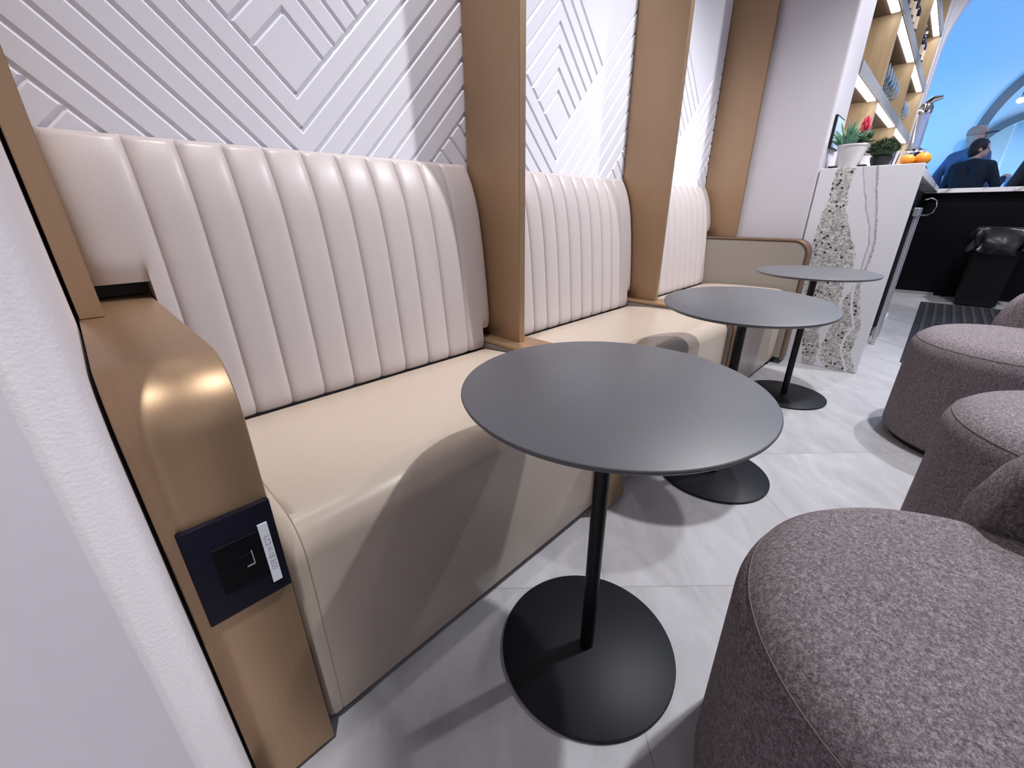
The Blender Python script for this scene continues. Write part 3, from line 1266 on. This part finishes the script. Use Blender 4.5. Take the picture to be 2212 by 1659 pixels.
# ribbed drain mat
t = thing('rubber_mat', 'dark ribbed rubber mat on the floor behind the bar', 'mat', (5.5, -0.45, 0))
bm = new()
box(bm, 3.9, 6.76, -1.05, -0.015, 0.0, 0.012, 0.004, 1)
obj('mat_base', bm, M_mat, t)
bm = new()
for k in range(14):
    yy = -0.075 - k * 0.07
    for (xa, xb) in ((3.98, 5.44), (5.50, 6.70)):
        box(bm, xa, xb, yy - 0.014, yy + 0.014, 0.0115, 0.022, 0.003, 1)
box(bm, 5.455, 5.485, -1.04, -0.03, 0.0115, 0.020)
obj('ribs', bm, mat('rubber_ribs', (62, 61, 66), 0.7), t)

# bin and its liner
t = thing('waste_bin', 'black waste bin standing against the dark bar front', 'bin', (7.05, -0.445, 0))
bm = new()
prism(bm, [(6.80, -0.27), (7.30, -0.27), (7.30, -0.62), (6.80, -0.62)], 'z', 0.0, 0.80)
for v in bm.verts:
    k = 0.9 + 0.1 * v.co.z / 0.80
    v.co.x = 7.05 + (v.co.x - 7.05) * k
    v.co.y = -0.445 + (v.co.y + 0.445) * k
bmesh.ops.bevel(bm, geom=list(bm.edges), offset=0.02, segments=3, affect='EDGES')
obj('bin_body', bm, M_bin, t)
bm = new()
nn = 72
rings = []
for j, (z, k, amp) in enumerate(((0.905, 1.0, 0.004), (0.915, 1.07, 0.006), (0.90, 1.13, 0.010), (0.85, 1.15, 0.022), (0.79, 1.17, 0.030), (0.73, 1.15, 0.035), (0.68, 1.14, 0.040))):
    ring = []
    for i in range(nn):
        a = 2 * PI * i / nn
        c, s_ = math.cos(a), math.sin(a)
        ee = 0.28
        px = 0.25 * math.copysign(abs(c) ** ee, c)
        py = 0.175 * math.copysign(abs(s_) ** ee, s_)
        w = amp * (math.sin(7 * a + j * 0.9) + 0.7 * math.sin(13 * a - j * 1.7) + 0.5 * math.sin(23 * a + j))
        hem = 0.03 * math.sin(5 * a + 1) * (1 if j == 6 else 0)
        ring.append(bm.verts.new((7.05 + px * k + w * c, -0.445 + py * k + w * s_, z - 0.10 + hem)))
    rings.append(ring)
for A, B in zip(rings, rings[1:]):
    for i in range(nn):
        bm.faces.new((A[i], A[(i + 1) % nn], B[(i + 1) % nn], B[i]))
bl = obj('bin_liner', bm, M_bag, origin=(7.05, -0.445, 0.78), sharp=80)
tag(bl, 'crumpled shiny black bin liner draped over the rim of the waste bin', 'bin liner')

# ================================================================== NICHE SHELVES
t = thing('shelf_unit', 'gold back-bar shelving lit by white strips under each board', 'shelf', (5.9, 0.8, ZC))
bm = new()
box(bm, NX0 + 0.002, NX1 - 0.002, YB + 0.325, YB + 0.338, 1.18, 3.44)
obj('back_panel', bm, M_goldwood, t)
SH = [1.865, 2.42, 2.975]
UX = [4.82, 6.40]
for x0 in UX + [NX1 - 0.042]:
    bm = new()
    box(bm, x0, x0 + 0.04, YB + 0.004, YB + 0.324, 1.18, 3.44, 0.001, 1)
    obj('upright', bm, M_goldwood, t)
xs_ = [NX0 - 0.038] + UX + [NX1 - 0.042]
for z in SH:
    for a, b in zip(xs_, xs_[1:]):
        bm = new()
        box(bm, a + 0.041, b - 0.001, YB + 0.012, YB + 0.324, z - 0.065, z - 0.0005)
        bd = obj('board', bm, M_boardwood, t)
        bm = new()
        box(bm, a + 0.06, b - 0.05, YB + 0.012, YB + 0.062, z - 0.074, z - 0.0655)
        obj('light_strip', bm, M_led, bd)
    bm = new()
    box(bm, NX0 + 0.002, NX1 - 0.002, YB - 0.006, YB + 0.0035, z - 0.068, z + 0.003)
    e = obj('edge_rail', bm, M_boardedge, t)


# bottles, glasses on the shelves
def bottle(x, y, z, label, m, lm, h=0.30, r=0.040, group='bottles on the upper shelf'):
    t = thing('bottle', label, 'bottle', (x, y, z), group)
    bm = new()
    lathe(bm, x, y, [(r * 0.9, z), (r, z + 0.01), (r, z + h * 0.58), (r * 0.8, z + h * 0.66), (r * 0.36, z + h * 0.76), (r * 0.33, z + h * 0.95), (r * 0.4, z + h * 0.955), (r * 0.4, z + h)], 20)
    obj('glass_body', bm, m, t)
    bm = new()
    lathe(bm, x, y, [(r * 1.02, z + h * 0.16), (r * 1.02, z + h * 0.45)], 20, False, False)
    obj('paper_label', bm, lm, t)
    bm = new()
    lathe(bm, x, y, [(r * 0.42, z + h * 0.93), (r * 0.42, z + h * 1.01)], 12)
    obj('cap', bm, lm, t)
    return t


zt = SH[1]
b0 = bottle(5.02, YB + 0.042, zt, 'dark bottle at the near end of the upper shelf row', M_bottle, M_bottlelabel)
for k, (bx_, by_, lab_) in enumerate((
        (5.20, YB + 0.046, 'dark bottle second in the upper shelf row'),
        (5.38, YB + 0.042, 'dark bottle third in the upper shelf row'),
        (5.57, YB + 0.046, 'dark bottle fourth in the upper shelf row'),
        (5.78, YB + 0.042, 'dark bottle at the far end of the upper shelf row'),
        (6.72, YB + 0.042, 'dark bottle beyond the second gold upright, upper shelf'),
        (6.95, YB + 0.042, 'dark bottle farthest along the upper shelf, by the white frame'))):
    dup(b0, (bx_, by_, zt), lab_)
t = thing('bottle', 'red angular bottle standing behind the dark ones on the upper shelf', 'bottle', (5.48, YB + 0.115, zt))
bm = new()
lathe(bm, 5.48, YB + 0.115, [(0.055, zt), (0.06, zt + 0.01), (0.06, zt + 0.16), (0.045, zt + 0.2), (0.06, zt + 0.26), (0.03, zt + 0.34), (0.02, zt + 0.42)], 8)
obj('glass_body', bm, M_redbottle, t)
bm = new()
lathe(bm, 5.48, YB + 0.115, [(0.024, zt + 0.415), (0.024, zt + 0.46)], 8)
obj('cap', bm, M_redbottle, t)


def wine_glass(x, y, z, label):
    t = thing('wine_glass', label, 'glass', (x, y, z), 'glasses on the lower shelf')
    bm = new()
    lathe(bm, x, y, [(0.036, z), (0.034, z + 0.004), (0.006, z + 0.012), (0.005, z + 0.085), (0.02, z + 0.095), (0.037, z + 0.13), (0.038, z + 0.16), (0.031, z + 0.21),
                     (0.029, z + 0.21), (0.035, z + 0.16), (0.034, z + 0.13), (0.018, z + 0.10), (0.0, z + 0.097)], 20, True, False)
    obj('bowl_and_stem', bm, M_glass, t)
    return t


zl = SH[0]
g0 = wine_glass(5.00, YB + 0.04, zl, 'wine glass in the front row on the lower shelf, nearest the camera end')
for r_ in range(2):
    for k in range(6):
        if r_ == 0 and k == 0:
            continue
        dup(g0, (5.00 + 0.17 * k + 0.06 * r_, YB + 0.04 + 0.085 * r_, zl),
            'wine glass in the %s row of the lower shelf, %s from the near end' % (('front', 'back')[r_], ('first', 'second', 'third', 'fourth', 'fifth', 'last')[k]))
for k in range(3):
    dup(g0, (6.75 + 0.2 * k, YB + 0.04, zl), ('wine glass just beyond the far gold upright, lower shelf', 'middle wine glass beyond the far gold upright, lower shelf',
                                              'wine glass nearest the white frame, lower shelf')[k])

# wall tablet beside the niche
t = thing('wall_tablet', 'thin framed glass panel on the white wall above the planter', 'screen', (3.56, 0.648, 1.43))
bm = new()
box(bm, 3.45, 3.68, YB - 0.010, YB + 0.0035, 1.35, 1.53, 0.003, 1)
obj('frame', bm, M_black, t)
bm = new()
box(bm, 3.462, 3.668, YB - 0.0115, YB - 0.0102, 1.36, 1.52)
obj('glass_face', bm, M_screen, t)

# ================================================================== THINGS ON THE BAR
# white pot of mixed succulents
px, py, pz = 3.50, 0.535, ZC
t = thing('planter', 'white textured square-shouldered pot of succulents on the bar end', 'plant', (px, py, pz))
bm = new()
lathe(bm, px, py, [(0.050, pz), (0.054, pz + 0.006), (0.074, pz + 0.118), (0.078, pz + 0.121), (0.078, pz + 0.128), (0.068, pz + 0.128), (0.064, pz + 0.110), (0.0, pz + 0.110)], 28, True, False)
obj('pot', bm, M_pot, t)
bm = new()
random.seed(3)
sx, sy, sz = px - 0.01, py + 0.03, pz + 0.112
for k in range(46):
    a = random.uniform(0, 2 * PI)
    el = random.uniform(0.35, 1.45)
    L = random.uniform(0.11, 0.155)
    d = Vector((math.cos(a) * math.cos(el), math.sin(a) * math.cos(el), math.sin(el)))
    mid = Vector((sx, sy, sz)) + d * L * 0.5 + Vector((0, 0, 0.010))
    tip = Vector((sx, sy, sz)) + d * L
    tube(bm, [(sx + d.x * 0.01, sy + d.y * 0.01, sz - 0.012), tuple(mid), tuple(tip)], [0.005, 0.0062, 0.0007], 6)
obj('spiky_leaves', bm, M_leaf, t)
bm = new()
for k in range(26):
    a = random.uniform(0, 2 * PI)
    el = random.uniform(0.0, 1.2)
    L = random.uniform(0.04, 0.075)
    d = Vector((math.cos(a) * math.cos(el), math.sin(a) * math.cos(el), math.sin(el)))
    c = Vector((px, py - 0.055, pz + 0.135)) + d * L * 0.6
    ell(bm, c, (0.018, 0.007, 0.024), 8, 6, d.to_track_quat('Z', 'Y').to_matrix())
obj('round_leaves', bm, M_leafdark, t)
bm = new()
fx, fy, fz = px + 0.01, py - 0.035, pz + 0.235
tube(bm, [(fx, fy, pz + 0.11), (fx, fy, fz - 0.02)], 0.004, 6)
for k in range(14):
    a = k * 2.4
    z_ = fz - 0.03 + 0.055 * k / 13
    rr = 0.016 * (1 - 0.55 * k / 13)
    ell(bm, (fx + rr * math.cos(a), fy + rr * math.sin(a), z_), (0.010, 0.006, 0.020), 8, 6, Matrix.Rotation(a, 3, 'Z'))
obj('red_flower', bm, M_red, t)

# round moss plant in a dark bowl
mx, my, mz = 3.62, 0.395, ZC
t = thing('moss_plant', 'dark green bushy plant in a small black bowl on the bar', 'plant', (mx, my, mz))
bm = new()
lathe(bm, mx, my, [(0.030, mz), (0.038, mz + 0.004), (0.052, mz + 0.04), (0.055, mz + 0.062), (0.050, mz + 0.064), (0.0, mz + 0.058)], 24, True, False)
obj('bowl', bm, M_black, t)
bm = new()
ell(bm, (mx, my, mz + 0.10), (0.062, 0.066, 0.046), 24, 14)
for k in range(420):
    a = random.uniform(0, 2 * PI)
    cz_ = random.uniform(-0.35, 1)
    rr = math.sqrt(1 - cz_ * cz_)
    p = Vector((mx + 0.060 * rr * math.cos(a), my + 0.064 * rr * math.sin(a), mz + 0.10 + 0.045 * cz_))
    d = (p - Vector((mx, my, mz + 0.09))).normalized()
    q = p + d * random.uniform(0.008, 0.024) + Vector((random.uniform(-.006, .006), random.uniform(-.006, .006), 0.002))
    tube(bm, [tuple(p), tuple(q)], [0.0034, 0.0008], 4)
obj('foliage', bm, M_moss, t)

# two oranges on a tray
t = thing('tray', 'low dark red tray under the two oranges', 'tray', (3.83, 0.255, ZC))
bm = new()
box(bm, 3.72, 3.98, 0.188, 0.335, ZC, ZC + 0.012, 0.004, 1)
obj('tray_base', bm, M_redtray, t)
for (ox, oy, r_, lab_) in ((3.80, 0.283, 0.036, 'left of the two oranges on the bar tray'), (3.83, 0.217, 0.041, 'right of the two oranges, nearer the bar edge')):
    t = thing('orange', lab_, 'fruit', (ox, oy, ZC + 0.012), 'oranges on the bar')
    bm = new()
    ell(bm, (ox, oy, ZC + 0.012 + r_ * 0.93), (r_, r_, r_ * 0.93), 24, 16)
    obj('peel', bm, M_orange, t, sharp=80)
    bm = new()
    lathe(bm, ox, oy, [(0.005, ZC + 0.0115 + r_ * 1.85), (0.004, ZC + 0.016 + r_ * 1.85)], 8)
    obj('stem_end', bm, M_leafdark, t)

# small flat black stands left of / behind the pot
for (x0, x1, y0, y1, lab_) in ((3.46, 3.58, 0.585, 0.630, 'small black block left of the white pot'), (3.47, 3.56, 0.443, 0.482, 'small black wedge right of the white pot')):
    bm = new()
    box(bm, x0, x1, y0, y1, ZC, ZC + 0.016, 0.005, 2)
    tag(obj('stand', bm, M_black, origin=((x0 + x1) / 2, (y0 + y1) / 2, ZC)), lab_, 'stand', 'black stands on the bar')

# sauce bottles between the plants
bottle(4.05, 0.535, ZC, 'small clear bottle with pale cap between the two bar plants', M_clear, M_card, 0.24, 0.028, 'bottles on the bar')
bottle(4.10, 0.495, ZC, 'small bottle with yellow label between the two bar plants', M_clear, M_yellow, 0.20, 0.026, 'bottles on the bar')
bm = new()
lathe(bm, 3.90, 0.505, [(0.028, ZC), (0.036, ZC + 0.09), (0.033, ZC + 0.09), (0.026, ZC + 0.006), (0.0, ZC + 0.006)], 20, True, False)
tag(obj('paper_cup', bm, M_card, origin=(3.90, 0.505, ZC)), 'white cup between the white pot and the moss plant', 'cup')

# folded menus / card rack right of the moss plant
t = thing('menu_rack', 'upright rack of pale menu cards behind the moss plant', 'menu', (4.35, 0.41, ZC))
bm = new()
box(bm, 4.30, 4.42, 0.34, 0.45, ZC, ZC + 0.012)
obj('rack_base', bm, M_steel, t)
for k, mm in enumerate((M_card, M_blueleather, M_card, M_bottlelabel)):
    bm = new()
    y0 = 0.435 - 0.022 * k
    box(bm, 4.31, 4.41, y0 - 0.008, y0 + 0.008, ZC + 0.012, ZC + 0.155, 0.001, 1, Matrix.Rotation(0.10, 4, 'X'))
    obj('card', bm, mm, t)

# tall clear drink dispenser with chrome head
dx, dy = 5.02, 0.36
t = thing('drink_dispenser', 'tall clear drink dispenser with chrome head, silhouetted against the blue hall', 'dispenser', (dx, dy, ZC))
bm = new()
lathe(bm, dx, dy, [(0.055, ZC), (0.055, ZC + 0.02), (0.02, ZC + 0.03), (0.016, ZC + 0.19), (0.05, ZC + 0.20), (0.05, ZC + 0.215)], 24)
obj('foot', bm, M_chrome, t)
bm = new()
lathe(bm, dx, dy, [(0.036, ZC + 0.216), (0.040, ZC + 0.22), (0.040, ZC + 0.46), (0.036, ZC + 0.462), (0.036, ZC + 0.224)], 28, True, True)
obj('clear_tube', bm, M_clear, t)
bm = new()
lathe(bm, dx, dy, [(0.044, ZC + 0.463), (0.046, ZC + 0.50), (0.034, ZC + 0.525), (0.0, ZC + 0.53)], 24, True, False)
tube(bm, [(dx, dy, ZC + 0.52), (dx, dy - 0.03, ZC + 0.555), (dx, dy - 0.08, ZC + 0.56)], [0.022, 0.022, 0.012], 10)
obj('chrome_head', bm, M_chrome, t)
bm = new()
tube(bm, [(dx, dy - 0.045, ZC + 0.20), (dx, dy - 0.075, ZC + 0.20), (dx, dy - 0.08, ZC + 0.17)], 0.011, 8)
obj('tap', bm, M_chrome, t)


# ================================================================== PEOPLE (metres, scaled up by 1/S)
def fuse(bm, voxel=0.011):
    me = bpy.data.meshes.new('tmp_body')
    bm.to_mesh(me)
    bm.free()
    o = bpy.data.objects.new('tmp_body', me)
    COL.objects.link(o)
    md = o.modifiers.new('r', 'REMESH')
    md.mode = 'VOXEL'
    md.voxel_size = voxel
    sm = o.modifiers.new('s', 'SMOOTH')
    sm.iterations = 6
    sm.factor = 0.5
    dg_ = bpy.context.evaluated_depsgraph_get()
    m2 = bpy.data.meshes.new_from_object(o.evaluated_get(dg_))
    bpy.data.objects.remove(o)
    bpy.data.meshes.remove(me)
    out = new()
    out.from_mesh(m2)
    bpy.data.meshes.remove(m2)
    return out


def person(loc, face, head_turn, label, top, trousers, h=1.74, arm_pose=None, hair=None, cap=False, sit=False, hair_mat=None, long_hair=False, lean=0.0):
    """face: heading of the chest (angle from +X); head_turn added for the head"""
    t = thing('person', label, 'person', loc)
    k = h / 1.74
    Fm = Matrix.Translation(Vector(loc)) @ Matrix.Rotation(face, 4, 'Z') @ Matrix.Diagonal((k / S, k / S, k / S, 1))
    # local: x forward, y left, z up
    hip, sh, neck, hc = 0.93, 1.43, 1.50, 1.63
    lx = lean
    shL, shR = Vector((lx, 0.185, sh)), Vector((lx, -0.185, sh))
    poses = arm_pose or {}
    elL = Vector(poses.get('elL', (0.02, 0.27, 1.13)))
    elR = Vector(poses.get('elR', (0.02, -0.27, 1.13)))
    haL = Vector(poses.get('haL', (0.16, 0.27, 0.90)))
    haR = Vector(poses.get('haR', (0.16, -0.27, 0.90)))
    Hm = Matrix.Translation((lx + 0.02, 0, hc)) @ Matrix.Rotation(head_turn, 4, 'Z')

    def hp(x, y, z):
        return Hm @ Vector((x, y, z))

    def head(b, infl=0.0):
        R3 = Hm.to_3x3()
        ell(b, hp(0, 0, 0.02), (0.095, 0.075, 0.105), 24, 16, R3)          # skull
        ell(b, hp(0.035, 0, -0.055), (0.062, 0.056, 0.062), 20, 12, R3)    # jaw
        ell(b, hp(0.075, 0, -0.088), (0.022, 0.025, 0.018), 12, 8, R3)     # chin
        cone(b, hp(0.088, 0, 0.012), 0.010, hp(0.112, 0, -0.026), 0.014, 8)  # nose
        ell(b, hp(0.082, 0, 0.025), (0.014, 0.05, 0.012), 12, 8, R3)       # brow
        ell(b, hp(0.088, 0, -0.056), (0.010, 0.024, 0.010), 12, 8, R3)     # mouth
        for s_ in (-1, 1):
            ell(b, hp(-0.005, s_ * 0.077, -0.008), (0.022, 0.011, 0.032), 10, 8, R3)  # ear
        cone(b, (lx, 0, sh - 0.02), 0.062, hp(-0.01, 0, -0.06), 0.054)

    def hand(b, el, ha):
        d = (ha - el).normalized()
        side = d.cross(Vector((0, 0, 1)))
        side = side.normalized() if side.length > 0.1 else Vector((0, 1, 0))
        palm = ha + d * 0.05
        cone(b, ha, 0.027, palm, 0.033, 10)
        for q in range(4):
            o_ = side * (0.030 - 0.020 * q)
            L = (0.070, 0.080, 0.076, 0.060)[q]
            k1 = palm + o_ + d * 0.030
            cone(b, palm + o_, 0.0095, k1, 0.0092, 8)
            cone(b, k1, 0.0092, k1 + (d * 0.8 - Vector((0, 0, 0.6))).normalized() * (L - 0.030), 0.0078, 8)
        cone(b, ha + side * 0.022, 0.011, ha + side * 0.060 + d * 0.045, 0.009, 8)

    def torso(b, i):
        cone(b, (0, 0, hip + 0.02), 0.135 + i, (lx * 0.5, 0, 1.18), 0.125 + i)
        for s_ in (-1, 1):
            cone(b, (0, s_ * 0.06, hip), 0.11 + i, (lx * 0.6, s_ * 0.07, 1.20), 0.105 + i)
            cone(b, (lx * 0.6, s_ * 0.07, 1.18), 0.105 + i, (lx, s_ * 0.10, 1.36), 0.095 + i)
            cone(b, (lx, s_ * 0.05, sh + 0.005), 0.058 + i, (lx, s_ * 0.17, sh - 0.02), 0.060 + i)

    def arms(b, i, stop=1.0):
        for s0, e0, h0 in ((shL, elL, haL), (shR, elR, haR)):
            cone(b, s0 + Vector((0, 0, -0.02)), 0.058 + i, e0, 0.043 + i)
            cone(b, e0, 0.043 + i, e0 + (h0 - e0) * stop, 0.030 + i)

    def legs(b, i, stop=0.09):
        for s_ in (-1, 1):
            kn = Vector((0.02, s_ * 0.10, 0.50))
            if sit:
                kn = Vector((0.42, s_ * 0.11, 0.84))
                an = Vector((0.38, s_ * 0.11, 0.42))
            else:
                an = Vector((-0.01, s_ * 0.10, stop))
            cone(b, (0, s_ * 0.09, hip - 0.02), 0.095 + i, kn, 0.062 + i)
            cone(b, kn, 0.060 + i, an, 0.042 + i)

    b = new()
    head(b)
    torso(b, 0)
    arms(b, 0)
    legs(b, 0)
    hand(b, elL, haL)
    hand(b, elR, haR)
    for s_ in (-1, 1):
        if not sit:
            cone(b, (-0.03, s_ * 0.10, 0.045), 0.042, (0.15, s_ * 0.11, 0.03), 0.03)
        else:
            cone(b, (0.36, s_ * 0.11, 0.40), 0.042, (0.52, s_ * 0.11, 0.385), 0.03)
    b = fuse(b, 0.0085)
    bmesh.ops.transform(b, matrix=Fm, verts=b.verts)
    obj('body', b, M_skin, t, sharp=180)
    b = new()
    torso(b, 0.016)
    arms(b, 0.013, 0.93)
    cone(b, (lx - 0.005, 0, sh - 0.02), 0.078, (lx, 0, sh + 0.045), 0.064)
    b = fuse(b, 0.011)
    bmesh.ops.transform(b, matrix=Fm, verts=b.verts)
    obj('jacket', b, top, t, sharp=180)
    b = new()
    legs(b, 0.012, 0.10)
    cone(b, (0, -0.07, hip + 0.0), 0.125, (0, 0.07, hip + 0.0), 0.125)
    b = fuse(b, 0.012)
    bmesh.ops.transform(b, matrix=Fm, verts=b.verts)
    obj('trousers', b, trousers, t, sharp=180)
    R3 = Hm.to_3x3()
    for s_ in (-1, 1):
        b = new()
        ell(b, hp(0.083, s_ * 0.030, 0.006), (0.010, 0.014, 0.008), 10, 8, R3)
        bmesh.ops.transform(b, matrix=Fm, verts=b.verts)
        obj('eye', b, M_hairdark, t, sharp=180)
    if hair_mat:
        b = new()
        ell(b, hp(-0.012, 0, 0.035), (0.104, 0.088, 0.108), 24, 16, R3)
        ell(b, hp(-0.045, 0, -0.02), (0.070, 0.084, 0.085), 20, 12, R3)
        if long_hair:
            cone(b, hp(-0.06, 0, 0.0), 0.085, hp(-0.085, 0, -0.30), 0.075)
            for s_ in (-1, 1):
                cone(b, hp(-0.01, s_ * 0.07, 0.0), 0.04, hp(-0.03, s_ * 0.10, -0.28), 0.045)
        bmesh.ops.transform(b, matrix=Fm, verts=b.verts)
        b2 = fuse(b, 0.012)
        # trim hair away from the face
        Hi = (Fm @ Hm).inverted()
        kill = [v for v in b2.verts if (Hi @ v.co).x > 0.062 and (Hi @ v.co).z < 0.065]
        bmesh.ops.delete(b2, geom=kill, context='VERTS')
        obj('hair', b2, hair_mat, t, sharp=180)
    if cap:
        b = new()
        lathe_pts = [(0.100, 0.0), (0.102, 0.03), (0.095, 0.065), (0.07, 0.095), (0.03, 0.108), (0, 0.11)]
        lathe(b, 0, 0, lathe_pts, 28, True, False)
        Cm = Hm @ Matrix.Translation((-0.003, 0, 0.032)) @ Matrix.Diagonal((1.02, 0.86, 1, 1))
        bmesh.ops.transform(b, matrix=Fm @ Cm, verts=b.verts)
        cp = obj('cap', b, M_cap, t, sharp=60)
        b = new()
        outl = [(0.07, -0.076), (0.12, -0.074), (0.175, -0.052), (0.20, 0.0), (0.175, 0.052), (0.12, 0.074), (0.07, 0.076)]
        prism(b, outl, 'z', -0.002, 0.010)
        Cm2 = Hm @ Matrix.Translation((0.005, 0, 0.032)) @ Matrix.Rotation(-0.12, 4, 'Y')
        bmesh.ops.transform(b, matrix=Fm @ Cm2, verts=b.verts)
        obj('brim', b, M_brim, cp)
    return t


person((10.8, -0.04, 0), math.radians(-25), math.radians(-55),
       'dark-haired person in a charcoal jacket, head turned right, beyond the bar', M_suit, M_trouser, 1.74,
       {'elR': (0.10, -0.28, 1.16), 'haR': (0.22, -0.28, 1.25), 'elL': (0.06, 0.27, 1.15), 'haL': (0.24, 0.18, 1.06)}, hair_mat=M_hairdark)
person((11.6, 0.06, 0), math.radians(-40), math.radians(-45),
       'person in a tan cap with dark brim and blue-grey top, beyond the charcoal jacket', M_sweater, M_trouser, 1.97,
       {'elL': (0.0, 0.32, 1.2), 'haL': (0.12, 0.36, 0.98)}, cap=True)
person((11.25, 0.62, 0), math.radians(-30), math.radians(-20),
       'person in a bright blue jacket, half hidden left of the charcoal jacket', M_bluejacket, M_trouser, 1.48, hair_mat=M_hairdark)
person((9.2, -0.76, 0), math.radians(20), math.radians(10),
       'person with dark maroon hair cut off by the right edge of the frame', M_suit, M_trouser, 1.66, hair_mat=M_maroon, long_hair=True)
person((10.2, 0.70, 0), math.radians(-60), math.radians(-30),
       'person with dark hair and blue top glimpsed above the oranges', M_bluejacket, M_trouser, 1.64, hair_mat=M_hairdark)

# grey-blue high chair by the right edge, beyond the bar
t = thing('bar_chair', 'grey-blue upholstered high chair beside the maroon-haired person', 'chair', (9.9, -0.62, 0))
bm = new()
box(bm, 9.72, 10.08, -0.80, -0.44, 0.86, 0.94, 0.03, 3)
obj('seat', bm, M_blueleather, t)
bm = new()
box(bm, 10.03, 10.09, -0.80, -0.44, 0.94, 1.44, 0.025, 3)
obj('backrest', bm, M_blueleather, t)
for (lx, ly) in ((9.75, -0.77), (9.75, -0.47), (10.05, -0.77), (10.05, -0.47)):
    bm = new()
    tube(bm, [(lx, ly, 0), (lx, ly, 0.87)], 0.014, 8)
    obj('leg', bm, M_steel, t)

# bright lamp in the hall
t = thing('hall_lamp', 'small bright white lamp high in the blue hall', 'lamp', (11.75, -0.325, 2.60))
bm = new()
ell(bm, (11.75, -0.325, 2.66), (0.05, 0.05, 0.04), 16, 10)
obj('bulb', bm, mat('lamp_glow', (255, 255, 255), 0.5, emit=((235, 245, 255), 25)), t)
bm = new()
tube(bm, [(11.75, -0.325, 2.695), (11.75, -0.325, 4.82)], 0.006, 6)
obj('cord', bm, M_black, t)

# ================================================================== scale everything to metres
done = set()
for o in list(scene.objects):
    if o.type == 'MESH' and o.data.name not in done:
        done.add(o.data.name)
        o.data.transform(Matrix.Scale(S, 4))
    if o.type == 'LIGHT':
        if o.data.type == 'AREA':
            o.data.size *= S
            if o.data.shape == 'RECTANGLE':
                o.data.size_y *= S
        else:
            o.data.shadow_soft_size *= S
        o.data.energy *= S * S
    o.location = o.location * S
